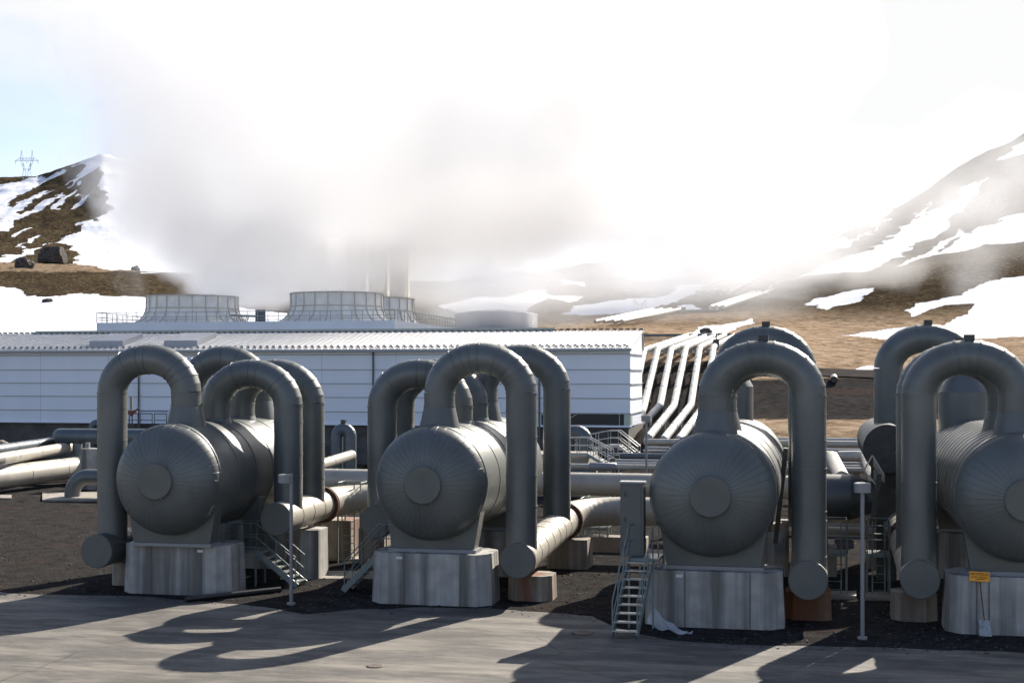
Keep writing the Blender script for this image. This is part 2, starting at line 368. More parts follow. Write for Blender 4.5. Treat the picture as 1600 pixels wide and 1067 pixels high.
def land_z(x, y):
    Z = -SN*x+CS*y; p = 800+F*(CS*x+SN*y)/Z; i = int(np.clip(np.searchsorted(zr, Z)-1, 0, nr-2)); j = int(np.clip(np.searchsorted(cols, p)-1, 0, nc-2))
    fz = (Z-zr[i])/(zr[i+1]-zr[i]); fp = (p-cols[j])/(cols[j+1]-cols[j])
    return float((HW[i,j]*(1-fp)+HW[i,j+1]*fp)*(1-fz)+(HW[i+1,j]*(1-fp)+HW[i+1,j+1]*fp)*fz)
def ground_material():
    m = bpy.data.materials.new('land'); m.use_nodes = True; t, b = nodes_of(m); L = t.links.new
    g = t.nodes.new('ShaderNodeNewGeometry')
    def noise(sc, det=6, rough=.6, scale=(1,1,1)):
        mp = t.nodes.new('ShaderNodeMapping'); mp.inputs['Scale'].default_value = scale
        n = t.nodes.new('ShaderNodeTexNoise'); n.inputs['Scale'].default_value = sc; n.inputs['Detail'].default_value = det; n.inputs['Roughness'].default_value = rough
        L(g.outputs['Position'], mp.inputs[0]); L(mp.outputs[0], n.inputs[0]); return n.outputs[0]
    def ramp(src, pts):
        r = t.nodes.new('ShaderNodeValToRGB'); e = r.color_ramp.elements
        while len(e) < len(pts): e.new(.5)
        for i, (p, c) in enumerate(pts): e[i].position = p; e[i].color = (*c, 1) if len(c) == 3 else c
        L(src, r.inputs[0]); return r.outputs[0]
    def mix(f, a, bb, mode='MIX'):
        x = t.nodes.new('ShaderNodeMixRGB'); x.blend_type = mode
        for i, v in enumerate((f, a, bb)):
            if isinstance(v, float): x.inputs[i].default_value = v
            elif isinstance(v, tuple): x.inputs[i].default_value = v
            else: L(v, x.inputs[i])
        return x.outputs[0]
    def math_(op, a, bb=None, c=None, clamp=False):
        n = t.nodes.new('ShaderNodeMath'); n.operation = op; n.use_clamp = clamp
        for i, v in enumerate((a, bb, c)):
            if v is None: continue
            if isinstance(v, (int, float)): n.inputs[i].default_value = v
            else: L(v, n.inputs[i])
        return n.outputs[0]
    def attr(nm):
        a = t.nodes.new('ShaderNodeAttribute'); a.attribute_name = nm; return a.outputs['Fac']
    tuft = noise(.9, 7, .7); big = noise(.09, 5, .6)
    moor = ramp(tuft, [(.33,(.016,.013,.010)),(.48,(.06,.045,.028)),(.62,(.15,.12,.07)),(.78,(.24,.20,.12))])
    tanc = ramp(noise(.55, 7, .65), [(.3,(.08,.058,.036)),(.42,(.22,.16,.105)),(.58,(.38,.285,.20)),(.75,(.46,.375,.28))])
    moor = mix(ramp(big, [(.4,(0,0,0)),(.6,(.55,.55,.55))]), moor, (.05,.036,.026,1))
    c = mix(attr('tan'), moor, tanc)
    gr = ramp(noise(16, 6, .8), [(.3,(.018,.0175,.017)),(.5,(.038,.036,.035)),(.66,(.060,.056,.052)),(.78,(.12,.11,.10))])
    gr = mix(1.0, gr, ramp(noise(1.2, 8, .75), [(.35,(.6,.6,.6)),(.5,(1,1,1)),(.7,(1.5,1.45,1.4))]), 'MULTIPLY')
    red = ramp(noise(.22, 5, .6), [(.54,(0,0,0)),(.68,(.8,.8,.8))])
    gr = mix(red, gr, mix(.32, gr, (.085,.045,.03,1)))
    gv = math_('ADD', attr('gravel'), math_('MULTIPLY_ADD', noise(1.3), .8, -.4)); gv = math_('MULTIPLY_ADD', gv, 4.0, -1.5, True)
    c = mix(gv, c, gr)
    s = math_('ADD', attr('snow'), math_('MULTIPLY_ADD', noise(.35, 7, .65), 1.3, -.65)); s = math_('MULTIPLY_ADD', math_('ADD', s, math_('MULTIPLY_ADD', noise(2.4, 5, .7), .9, -.45)), 2.6, -.9, True)
    c = mix(s, c, (.70,.72,.76,1))
    L(c, b.inputs['Base Color']); b.inputs['Roughness'].default_value = .9; b.inputs['Specular IOR Level'].default_value = 0
    bp = t.nodes.new('ShaderNodeBump'); bp.inputs['Distance'].default_value = .9; bp.inputs['Strength'].default_value = .8
    L(math_('MULTIPLY', tuft, math_('SUBTRACT', 1.0, math_('MAXIMUM', s, attr('gravel')))), bp.inputs['Height'])
    b2 = t.nodes.new('ShaderNodeBump'); b2.inputs['Distance'].default_value = .07
    L(math_('MULTIPLY', noise(11, 6, .75), gv), b2.inputs['Height']); L(bp.outputs[0], b2.inputs['Normal']); L(b2.outputs[0], b.inputs['Normal'])
    return m
me.materials.append(ground_material())

# ------------------------------------------------------------------ road
def sheet(name, pts, z, m):
    b = MB(); b.add([(p.x, p.y, z) for p in pts], [tuple(range(len(pts)))])
    return tag(b.build(name, m), kind='structure')
edge_px = [(-1400,900),(-500,908),(0,925),(120,930),(240,933),(330,941),(410,948),(480,960),(560,952),(650,949),(760,950),(850,956),(925,963),(955,978),(990,990),(1040,999),(1110,1004),(1200,1008),(1350,1011),(1480,1016),(1600,1018),(2300,1026)]
edge = [gnd(*p) for p in edge_px]
fine = []
for a, b_ in zip(edge, edge[1:]):
    n = max(1, int((b_-a).length/.25))
    for i in range(n):
        p = a.lerp(b_, i/n); p.y += float(fbm(np.array(p.x*.9), np.array(3.3), 3))*.5; fine.append(p)
fine.append(edge[-1])
def asphalt():
    m = bpy.data.materials.new('dusty_asphalt'); m.use_nodes = True; t, b = nodes_of(m); L = t.links.new
    g = t.nodes.new('ShaderNodeNewGeometry')
    def noise(sc, det=6, scale=(1,1,1), rough=.6, loc=(0,0,0)):
        mp = t.nodes.new('ShaderNodeMapping'); mp.inputs['Scale'].default_value = scale; mp.inputs['Location'].default_value = loc
        n = t.nodes.new('ShaderNodeTexNoise'); n.inputs['Scale'].default_value = sc; n.inputs['Detail'].default_value = det; n.inputs['Roughness'].default_value = rough
        L(g.outputs['Position'], mp.inputs[0]); L(mp.outputs[0], n.inputs[0]); return n.outputs[0]
    def ramp(src, pts):
        r = t.nodes.new('ShaderNodeValToRGB'); e = r.color_ramp.elements
        while len(e) < len(pts): e.new(.5)
        for i, (p, c) in enumerate(pts): e[i].position = p; e[i].color = (*c, 1)
        L(src, r.inputs[0]); return r.outputs[0]
    def mix(f, a, bb, mode='MIX'):
        x = t.nodes.new('ShaderNodeMixRGB'); x.blend_type = mode
        for i, v in enumerate((f, a, bb)):
            if isinstance(v, float): x.inputs[i].default_value = v
            elif isinstance(v, tuple): x.inputs[i].default_value = v
            else: L(v, x.inputs[i])
        return x.outputs[0]
    base = ramp(noise(1.1, 8), [(.3,(.066,.062,.056)),(.7,(.102,.095,.085))])
    grain = ramp(noise(60, 3), [(.3,(.72,.72,.72)),(.7,(1.25,1.25,1.25))]); base = mix(1.0, base, grain, 'MULTIPLY')
    dust = ramp(noise(.8, 8, (.45,1.3,1), .7), [(.47,(0,0,0)),(.62,(.75,.75,.75))])
    dust2 = ramp(noise(.42, 8, (.4,1.7,1), .75, (9,4,0)), [(.48,(0,0,0)),(.64,(.6,.6,.6))])
    c = mix(dust, base, (.175,.163,.142,1)); c = mix(dust2, c, (.27,.245,.20,1))
    dk = ramp(noise(.5, 6, (.45,1.4,1), .7, (3,8,0)), [(.53,(0,0,0)),(.70,(.6,.6,.6))]); c = mix(dk, c, (.058,.053,.047,1))
    wv = t.nodes.new('ShaderNodeTexVoronoi'); wv.feature = 'DISTANCE_TO_EDGE'; wv.inputs['Scale'].default_value = .22
    mpp = t.nodes.new('ShaderNodeMapping'); mpp.inputs['Scale'].default_value = (.4,1.2,1); L(g.outputs['Position'], mpp.inputs[0])
    nv = t.nodes.new('ShaderNodeMixRGB'); nv.inputs[0].default_value = .12; L(mpp.outputs[0], nv.inputs[1])
    nn = t.nodes.new('ShaderNodeTexNoise'); nn.inputs['Scale'].default_value = 1.2; nn.inputs['Detail'].default_value = 6; L(g.outputs['Position'], nn.inputs[0]); L(nn.outputs['Color'], nv.inputs[2])
    L(nv.outputs[0], wv.inputs['Vector'])
    cr = ramp(wv.outputs['Distance'], [(0,(1,1,1)),(.004,(0,0,0))]); c = mix(mix(1.0, cr, (.6,.6,.6,1), 'MULTIPLY'), c, (.03,.029,.028,1))
    L(c, b.inputs['Base Color']); b.inputs['Roughness'].default_value = .85; b.inputs['Specular IOR Level'].default_value = .3
    bp = t.nodes.new('ShaderNodeBump'); bp.inputs['Distance'].default_value = .006; L(noise(45, 4), bp.inputs['Height']); L(bp.outputs[0], b.inputs['Normal'])
    return m
M_asph = asphalt()
rb = MB()
near = [Vector((p.x, -25, 0)) for p in fine]
n = len(fine)
rb.add([(p.x, p.y, .004) for p in fine]+[(p.x, -25, .004) for p in fine], [(i, i+1, n+i+1, n+i) for i in range(n-1)])
tag(rb.build('road', M_asph), kind='structure')
# TRACK

def stones(name, n, region, smin, smax, m, seed):
    rnd = random.Random(seed); b = MB()
    base = [(1,0,-.3),(-.9,.2,-.3),(.1,1,-.3),(-.1,-1,-.3),(.1,.1,.8),(.6,.5,.3),(-.6,-.5,.35)]
    import itertools
    for k in range(n):
        px = rnd.uniform(region[0], region[1]); py = rnd.uniform(region[2], region[3])
        e = np.interp(px, [p[0] for p in edge_px], [p[1] for p in edge_px])
        if py > e+3+rnd.random()**3*10: continue
        p = gnd(px, py); s = smin*(smax/smin)**(rnd.random()**2.2); a = rnd.uniform(0, 6.28); ca, sa = math.cos(a), math.sin(a)
        V = [(p.x+s*(ca*x-sa*y)*rnd.uniform(.8,1.2), p.y+s*(sa*x+ca*y)*.8, .006+s*.45*(z+.3)) for x, y, z in base]
        b.add(V, [(0,5,2),(2,4,1),(1,6,3),(3,0,4),(0,4,5),(5,4,2),(1,4,6),(6,4,3),(3,4,0),(0,2,1,3)])
    return tag(b.build(name, m, fix=False), 'loose dark lava gravel scattered round the concrete plinths', 'gravel', kind='stuff')
M_stone = mat('loose_stone', (.060,.055,.052), .9, 0, .6, 5)
stones('gravel', 15000, (-20, 1640, 800, 1022), .012, .075, M_stone, 4)

# ------------------------------------------------------------------ pressure vessels
RV, ZC = 1.85, 3.91
def vessel(X, Y0, L, label, ribs):
    t = thing('separator_vessel', label, 'pressure vessel', (X, Y0, 1.65), 'steam separator vessels on concrete plinths')
    o = Vector((X, Y0, ZC))
    b = MB()
    b.rev([(RV, 0), (RV, L)], o, n=72)
    y = .02
    while y < L:
        b.band(o+Vector((0, y, 0)), (0,1,0), RV, .05, .012, 72); y += ribs
    # rear head
    b.rev([(RV*math.cos(a), L+.95*math.sin(a)) for a in [R(i) for i in range(0, 91, 9)]], o, n=48)
    b.build('shell', M_clad if ribs > 1 else M_clad, t)
    d = MB(); prof = [(RV*math.cos(R(a))**.85 if a < 90 else 0, -1.0*math.sin(R(a))) for a in range(0, 73, 6)]
    prof = [(max(r, .62), y_) for r, y_ in prof if r > .6]+[(.60, -1.0*.985)]
    d.rev(prof, o, n=88)
    # raised seams between the gores
    for j in range(44):
        an = 2*math.pi*j/44; e = Vector((math.sin(an), 0, math.cos(an))); tn = Vector((math.cos(an), 0, -math.sin(an)))
        V = []; k0 = random.choice((0, 0, 1, 2)); PR = prof[k0:]
        for r, y_ in PR:
            c = o+e*(r+.004)+Vector((0, y_-.003, 0)); V += [c-tn*.006, c+e*.003+Vector((0,-.004,0)), c+tn*.006]
        d.add(V, [(3*i, 3*i+1, 3*i+4, 3*i+3) for i in range(len(PR)-1)]+[(3*i+1, 3*i+2, 3*i+5, 3*i+4) for i in range(len(PR)-1)])
    d.rev([(RV-.02,-.04),(RV+.02,-.04),(RV+.02,.03),(RV-.02,.03)], o, n=72)
    d.build('vessel_head', M_clad, t, fix=False)
    m = MB(); m.rev([(.60,-.97),(.60,-1.09),(.575,-1.105)], o, n=48, cap1=True)
    for k in range(3):
        an = R(35+120*k); m.box(o+Vector((math.sin(an)*.61, -1.06, math.cos(an)*.61)), (.05,.06,.05))
    m.build('manway_cover', M_cap, t)
    for yy in (.45, L-2.2):
        s = MB(); n = 15
        w0, w1 = 1.38, 1.60
        V = []; arc = [(math.sin(R(a))*RV*.995, -math.cos(R(a))*RV*.995) for a in np.linspace(-60, 60, n)]
        for side in (-.30, .30):
            V += [(X+x, Y0+yy+side, ZC+z) for x, z in arc]
            V += [(X+w0*2*(i/(n-1)-.5), Y0+yy+side, 1.76) for i in range(n)]
        Fc = []
        for s_ in (0, 2*n): Fc += [(s_+i, s_+i+1, s_+n+i+1, s_+n+i) for i in range(n-1)]
        Fc += [(0, n, 3*n, 2*n), (n-1, 2*n-1, 4*n-1, 3*n-1)]
        s.add(V, Fc); sd_ = s.build('saddle', M_cap, t)
        p = MB(); p.box((X, Y0+yy, 1.705), (2.95, .86, .11)); p.build('base_plate', M_lamp, sd_)
    return t
VES = [(-21.28, 44.15, 9.95, 1.55, 'leftmost horizontal steam separator vessel, tall arch pipe on its left and short on its right'),
       (-12.28, 44.5, 9.4, 1.9, 'second separator vessel from the left, right of the stairs with the white lit back'),
       (-3.07, 42.3, 13.5, 2.6, 'third separator vessel from the left, beside the tall grey cabinet'),
       (5.67, 42.9, 14.0, .85, 'rightmost separator vessel with closely ribbed shell, cut off by the photo edge')]
for X, Y0, L, rb_, lb in VES: vessel(X, Y0, L, lb, rb_)

def octo(x0, x1, y0, y1, c): return [(x0+c,y0),(x1-c,y0),(x1,y0+c),(x1,y1-c),(x1-c,y1),(x0+c,y1),(x0,y1-c),(x0,y0+c)]
PL = [(-23.28,-19.3,44.4,'concrete plinth under the leftmost vessel, dark water streaks down its face'),
      (-14.33,-10.27,44.15,'concrete plinth under the second vessel, with a small white tag at its upper left'),
      (-5.1,-.98,41.95,'plinth under the third vessel, plastic sheet at its foot and rusty right corner'),
      (3.55,7.8,42.55,'concrete plinth under the rightmost vessel, orange sign on its face')]
for i, (x0, x1, y, lb) in enumerate(PL):
    t = thing('concrete_plinth', lb, 'plinth', ((x0+x1)/2, y+1, 0), 'vessel plinths')
    b = MB(); b.prism(octo(x0, x1, y, y+2.0, .42), -.1, 1.65, .965); b.build('block', M_conc, t, bevel=.02)
    for fx in (.30, .76) if i < 3 else (.2, .28):
        s = MB(); xx = x0+(x1-x0)*fx; s.bar((xx, y-.004, 0), (xx, y+.032, 1.64), .035, .03)
        s.build('joint_cover', mat('joint_strip', (.13,.125,.12), .8), t)
    if i < 3:
        g = MB(); g.box((x0+(x1-x0)*(.75 if i == 0 else .26), y+.02, 1.5), (.2,.04,.08)); g.build('tag_plate', mat('white_tag', (.6,.62,.62), .5), t)
# rear plinths
for X, Y0, L, rb_, lb in VES:
    b = MB(); b.prism(octo(X-1.9, X+1.9, Y0+L-3.1, Y0+L-1.3, .4), -.1, 1.65, .97)
    tag(b.build('concrete_plinth', M_conc, bevel=.02), 'rear concrete plinth in the shade behind the '+{-21.28:'leftmost',-12.28:'second',-3.07:'third',5.67:'rightmost'}[X]+' vessel', 'plinth', 'vessel plinths')

def arch(X0, X1, Y, ztop, zh, label, r=.51, cone=.68, zv=ZC+RV-.14, noz=None, seed=0, lug=False):
    """X0: leg that stands on the header, X1: leg that lands on the vessel"""
    rnd = random.Random(seed); t = thing('arch_pipe', label, 'pipe', (X0, Y, zh), 'arched steam pipes over the vessels')
    rb = abs(X1-X0)/2; re = min(rb-.12, 1.16); zc = ztop-r-re; cx = (X0+X1)/2; sg = 1 if X1 > X0 else -1
    b = MB(); AG = list(np.linspace(0, 90, 9))+list(np.linspace(90, 180, 9)); P = [(cx-sg*rb*math.copysign(abs(math.cos(R(a)))**.96, math.cos(R(a))) if abs(a-90) > .1 else cx+(-.02 if k < 9 else .02)*sg, Y, zc+re*math.sin(R(a))) for k, a in enumerate(AG)]
    b.tube(P, r, 40, caps=False, gored=True)
    for k, a in enumerate(AG):
        if k % 2 == rnd.randint(0, 1) or k in (0, 17):
            b.band(P[k], (sg*math.sin(R(a)), 0, math.cos(R(a))), r+.004, .03, .010, 40)
    b.build('bend', M_clad, t)
    l = MB(); l.tube([(X0, Y, zh), (X0, Y, zc)], r, 40, caps=False)
    z = zc-.55
    while z > zh+.6: l.band((X0, Y, z), (0,0,1), r, .03, .010, 40); z -= rnd.uniform(.75, 1.35)
    l.build('riser', M_clad, t)
    n = MB(); zt = zc-.42
    n.tube([(X1, Y, zc), (X1, Y, zt)], r, 40, caps=False); n.band((X1, Y, zt), (0,0,1), r, .04, .012, 40)
    if noz:
        n.tube([(X1, Y, zt), (X1, Y, noz+.55)], r, 40, caps=False)
        n.tube([(X1, Y, noz+.55+.0), (X1, Y, noz-.25), (X1, Y, zv-.3)], [r*1.02, .98, .98], 40, caps=False, gored=True)
    else:
        n.tube([(X1, Y, zt), (X1, Y, zv)], [r*1.005, cone], 40, caps=False, gored=True)
    n.build('nozzle', M_clad, t)
    if lug:
        g = MB(); g.box((cx+.05, Y, ztop+.05), (.30,.26,.2)); g.build('lug', M_dark, t)
    return t
S = 2.77
a = arch
a(-21.28-S, -21.28, 45.45, 8.45, 1.4, 'tall front arch pipe left of the leftmost vessel', seed=1)
a(-21.28-S, -21.28, 51.9, 8.52, 1.4, 'tall rear arch pipe behind the short one on the leftmost vessel', seed=2)
a(-21.28+S, -21.28, 47.9, 7.95, 2.35, 'short front arch pipe on the right side of the leftmost vessel', cone=.60, seed=3)
a(-21.28+S, -21.28, 50.2, 7.98, 2.35, 'short rear arch pipe on the right side of the leftmost vessel', cone=.60, seed=4)
a(-12.28+S, -12.28, 45.5, 8.46, 1.45, 'tall front arch pipe over the right side of the second vessel', seed=5)
a(-12.28+S, -12.28, 51.9, 8.52, 1.6, 'tall rear arch pipe over the right side of the second vessel', seed=6)
a(-12.28-S, -12.28, 48.0, 7.95, 2.3, 'short front arch pipe left of the second vessel', cone=.60, seed=7)
a(-12.28-S, -12.28, 50.3, 7.98, 2.3, 'short rear arch pipe left of the second vessel, half hidden behind its twin', cone=.60, seed=8)
a(-3.07+S, -3.07, 43.3, 8.45, 1.4, 'front arch pipe over the third vessel, small dark lug on its crown', seed=9, lug=True)
a(-3.07+S, -3.07, 45.7, 8.38, 1.4, 'second arch pipe of the third vessel, almost hidden behind the front one', seed=10)
a(-.62, -3.42, 54.6, 9.25, 1.7, 'highest rear arch pipe behind the third vessel with wide nozzle', r=.53, noz=7.2, seed=11, lug=True)
a(5.67-S, 5.67, 44.0, 8.45, 1.4, 'front arch pipe left of the rightmost vessel, dark lug on top', seed=12, lug=True)
a(5.67-S, 5.67, 46.9, 8.42, 1.4, 'second arch pipe of the rightmost vessel, just behind the front one', seed=13, lug=True)
a(2.55, 5.35, 55.6, 9.3, 1.7, 'highest rear arch pipe of the rightmost vessel with wide nozzle and lug', r=.53, noz=7.0, seed=14, lug=True)

# ------------------------------------------------------------------ headers
def bendpts(p, corner, q, rad, n=9):
    p, c, q = map(Vector, (p, corner, q)); d1 = (p-c).normalized(); d2 = (q-c).normalized()
    al = d1.angle(d2); tl = rad/math.tan(al/2); a0 = c+d1*tl; a1 = c+d2*tl
    bis = (d1+d2).normalized(); o = c+bis*(rad/math.sin(al/2)); out = []
    v0 = (a0-o).normalized(); v1 = (a1-o).normalized(); an = v0.angle(v1)
    for i in range(n):
        s_ = i/(n-1); out.append(o+(v0*math.sin((1-s_)*an)+v1*math.sin(s_*an))/math.sin(an)*rad)
    return [p]+out+[q]
def header(X, Y, z, label, dirn, z2=None, Yb=54.6, end=2.5, flange=None, r=.565, m=None, valve=False):
    t = thing('header_pipe', label, 'pipe', (X, Y, z), 'header pipes along the vessels')
    z2 = z2 if z2 is not None else z
    if dirn: P = bendpts((X, Y, z), (X, Yb+2.3, z2), (X+dirn*end, Yb+2.3, z2-.05), 2.2, 11)
    else: P = [(X, Y, z), (X, Yb+4, z2)]
    b = MB(); b.tube(P, r, 40, caps=False, gored=True)
    yy = Y+.15
    while yy < Yb-.3:
        f_ = (yy-Y)/(Yb+2.3-Y); b.band((X, yy, z+(z2-z)*f_), (0,1,0), r, .03, .009, 40); yy += 1.15
    b.build('body', m or M_cladp, t)
    c = MB(); c.rev([(r+.012, .10), (r+.012, -.02), (r-.01, -.03)], (X, Y, z), n=48, cap1=True); c.build('end_cap', M_cap, t)
    if flange:
        f_ = (flange-Y)/(Yb+2.3-Y); zz = z+(z2-z)*f_; g = MB()
        for dy in (-.07, .07): g.rev([(r, dy-.045), (r+.13, dy-.045), (r+.13, dy+.045), (r, dy+.045)], (X, flange, zz), n=48)
        for k in range(24):
            an = k*math.pi/12; g.bar((X+math.sin(an)*(r+.09), flange-.16, zz+math.cos(an)*(r+.09)), (X+math.sin(an)*(r+.09), flange+.16, zz+math.cos(an)*(r+.09)), .035)
        g.build('flange', M_rust, t)
    if valve:
        v = MB(); yv = flange-.9; zz = z2+r; v.tube([(X, yv, zz-.1), (X, yv, zz+.35)], .11, 16); v.tube([(X, yv, zz+.2), (X, yv, zz+.28)], .2, 16); v.box((X, yv, zz+.47), (.5,.34,.26)); v.tube([(X-.3, yv-.05, zz+.45), (X-.3, yv-.05, zz+.85)], .05, 10)
        v.build('valve', M_dark, t)
    return t
header(-24.05, 44.35, 1.4, 'header pipe with flat end cap at the far left foot of the leftmost vessel', 0, m=M_clad)
header(-18.51, 46.7, 2.37, 'sunlit header pipe with brown flange right of the leftmost vessel', 1, z2=2.5, Yb=51.9, end=3.2, flange=51.4, valve=True)
header(-15.05, 47.3, 2.3, 'shaded header pipe whose round cap shows left of the second vessel', 0, m=M_clad)
header(-9.5, 44.85, 1.42, 'sunlit header pipe slanting back from the foot of the second vessel', 1, z2=1.95, Yb=54.3, end=8.0, flange=53.6, valve=True)
header(-.32, 42.55, 1.4, 'header pipe seen end on above the rusty block right of the third vessel', 0, m=M_cladp)
header(2.9, 43.4, 1.4, 'header pipe seen end on at the left foot of the rightmost vessel', -1, z2=2.2, Yb=55.0, end=2.6, flange=50.0)

# ------------------------------------------------------------------ concrete blocks
def block(px0, px1, yt, yb, d, label, m=M_conc_b, taper=.96, c=.12, h=None):
    p = gnd(px0, yb); q = gnd(px1, yb); y = p.y if p.y < q.y else q.y
    x0 = at(px0, yb, y).x; x1 = at(px1, yb, y).x; ztop = h or at((px0+px1)/2, yt, y).z
    b = MB(); b.prism(octo(x0, x1, y, y+d, c), -.1, ztop, taper); o = b.build('concrete_block', m, bevel=.015)
    tag(o, label, 'block', 'concrete pipe supports'); return o
block(172, 206, 877, 914, 1.2, 'low brown block under the left header pipe of the leftmost vessel', h=.8)
block(464, 496, 828, 904, 1.3, 'tall grey block behind the stairs of the leftmost vessel', M_conc)
block(790, 861, 898, 938, 1.4, 'block under the round capped header right of the second plinth', h=.82, c=.3)
block(853, 918, 843, 888, 1.5, 'square grey block farther back under the sunlit header pipe', M_conc_b)
block(1225, 1300, 930, 968, 1.5, 'rust brown block under the end cap right of the third plinth', M_conc_r, h=.82, c=.25)
block(1393, 1467, 925, 970, 1.5, 'pale stained block under the end cap left of the rightmost plinth', M_conc_b, h=.82, c=.35)
block(1199, 1232, 820, 900, 1.2, 'dark block in the shade between the third vessel and its riser', M_conc_b)
block(1372, 1410, 838, 880, 1.2, 'grey block behind the ladder platform left of the rightmost vessel', M_conc)
def wallblk(px0, px1, yt, yb, d, label, m=M_tan):
    y = gnd(px0, yb).y; x0 = at(px0, yb, y).x; x1 = at(px1, yb, y).x; b = MB(); b.prism([(x0,y),(x1,y),(x1,y+d),(x0,y+d)], -.1, at(px0, yt, y).z)
    return tag(b.build('concrete_wall', m, bevel=.02), label, 'wall', 'low concrete walls between the vessels')
wallblk(490, 548, 812, 874, 1.4, 'brown streaked wall behind the ladder tower right of the leftmost vessel', M_conc_b)
wallblk(560, 600, 825, 880, .9, 'brown wall piece behind the second vessel stairs', M_conc_b)
wallblk(756, 850, 828, 868, 1.0, 'dark wall visible between the second vessel and its riser', M_conc_b)
wallblk(922, 1010, 838, 862, .8, 'low dark wall behind the ladder left of the cabinet', M_tan)
wallblk(1200, 1380, 812, 836, .6, 'long low wall behind the platforms between the third and rightmost vessels', M_tan)
def slab(px0, px1, y0, y1, h, label):
    a_, b_ = gnd(px0, y1), gnd(px1, y1); c_, d_ = gnd(px1, y0), gnd(px0, y0)
    b = MB(); b.prism([(a_.x,a_.y),(b_.x,b_.y),(c_.x,c_.y),(d_.x,d_.y)], -.05, h); return tag(b.build('concrete_pad', M_pad, bevel=.01), label, 'pad', 'flat concrete pads')
slab(66, 168, 770, 782, .06, 'pale pad where the bent pipe enters the ground at far left')
slab(0, 18, 774, 779, .05, 'small pad at the left edge under the clamp of the big pipe')
slab(500, 572, 868, 876, .08, 'pad under the ladder tower right of the leftmost vessel')
slab(490, 600, 892, 904, .02, 'sunlit pad on the gravel between the first two vessels')
slab(1284, 1338, 928, 936, .12, 'pale pad at the foot of the left one of the two ladder platforms')
slab(1352, 1396, 930, 938, .12, 'brown pad at the foot of the right one of the two ladder platforms')

# ------------------------------------------------------------------ stairs, platforms, ladders
def railing(b, pts, h=1.1, r=.021, step=1.0, base=0, posts=True):
    """tubular rail along pts with a knee rail and posts"""
    top = [Vector(p)+Vector((0,0,h)) for p in pts]; mid = [Vector(p)+Vector((0,0,h*.52)) for p in pts]
    b.tube(top, r, 8); b.tube(mid, r*.8, 8)
    if posts:
        for p, q in zip(pts, pts[1:]):
            p, q = Vector(p), Vector(q); n = max(1, round((q-p).length/step))
            for i in range(n+1):
                c = p.lerp(q, i/n); b.tube([c+Vector((0,0,base)), c+Vector((0,0,h))], r, 8)
def stairs(label, foot, top, width, wdir, platform, ntread, m=M_green, legs=True, cat='stairs', rail2=True):
    """foot/top: near edge line of the flight; wdir: unit vector across; platform: depth past the top"""
    foot, top, wdir = Vector(foot), Vector(top), Vector(wdir)
    t = thing('access_stairs', label, cat, foot, 'steel access stairs')
    run = Vector((top.x-foot.x, top.y-foot.y, 0)).normalized()
    for s_ in (0, 1):
        o = wdir*width*s_
        b = MB(); b.bar(foot+o, top+o, .05, .2); b.build('stringer', m, t)
        r_ = MB(); railing(r_, [foot+o+run*.05, top+o], 1.0, .021, .75)
        pf = top+run*platform; 
        railing(r_, [top+o, pf+o], 1.0, .021, .6)
        if s_ == 0 and rail2: railing(r_, [pf, pf+wdir*width], 1.0, .021, .9)
        r_.build('handrail', m, t)
    for i in range(ntread):
        f_ = (i+.5)/ntread; c = foot.lerp(top, f_)+wdir*width/2
        d = MB(); w = abs(wdir.x)*width+abs(run.x)*.24; h_ = abs(wdir.y)*width+abs(run.y)*.24
        d.box(c+Vector((0,0,.05)), (w, h_, .035)); d.build('tread', M_steel, t)
    c = top+run*platform/2+wdir*width/2
    p = MB(); p.box(c+Vector((0,0,.0)), (abs(run.x)*platform+abs(wdir.x)*width, abs(run.y)*platform+abs(wdir.y)*width, .08)); p.build('platform', m, t)
    if legs:
        for s_ in (0, 1):
            for q in (.03, platform-.05):
                l = MB(); e = top+run*q+wdir*width*s_; l.bar((e.x, e.y, 0), (e.x, e.y, e.z), .06); l.build('leg', m, t)
    return t
p1 = gnd(464, 918); p1t = at(401, 872, p1.y)
stairs('green grey steel stairs climbing left beside the leftmost plinth', (p1.x, p1.y, .05), (p1t.x, p1.y, 1.2), .85, (0,1,0), 1.15, 7)
p2 = gnd(536, 925); p2t = at(592, 866, p2.y)
stairs('steel stairs climbing right to the left side of the second vessel', (p2.x, p2.y, .05), (p2t.x, p2.y, 1.35), .85, (0,1,0), 1.0, 7)
fx0 = gnd(956, 997); fx1 = gnd(996, 997)
stairs('steep steel stairs facing the road in front of the tall cabinet', (fx0.x, fx0.y, .05), (fx0.x+.25, fx0.y+1.75, 2.0), fx1.x-fx0.x, (1,0,0), 1.3, 9, rail2=False)
# cabinets
def cabinet(label, c, w, d, h, feet=0):
    t = thing('control_cabinet', label, 'cabinet', c, 'grey green control cabinets')
    x, y, z = c; b = MB(); b.box((x, y, z+h/2), (w, d, h)); b.build('body', M_cabinet, t, bevel=.012)
    r_ = MB(); r_.box((x, y, z+h+.025), (w+.06, d+.06, .05)); r_.build('rain_cover', M_lamp, t)
    dr = MB(); dr.box((x-.02, y-d/2-.012, z+h/2), (w*.82, .024, h*.93)); dd = dr.build('door', M_cabinet, t, bevel=.004)
    for k in (.14, .5, .85):
        hd = MB(); hd.box((x-w*.28, y-d/2-.04, z+h*k), (.03,.04,.13)); hd.build('handle', M_black, dd)
    return t
cx_ = at(991, 862, fx0.y+2.35).x
cabinet('tall grey green cabinet with three black handles at the head of the steep stairs', (cx_-.05, fx0.y+2.45, 2.05), .70, .5, 2.15)
c2 = at(394, 866, p1.y+1.2)
cabinet('dark cabinet on the stair platform right of the leftmost vessel', (c2.x, p1.y+1.35, 1.24), .62, .45, 1.75)

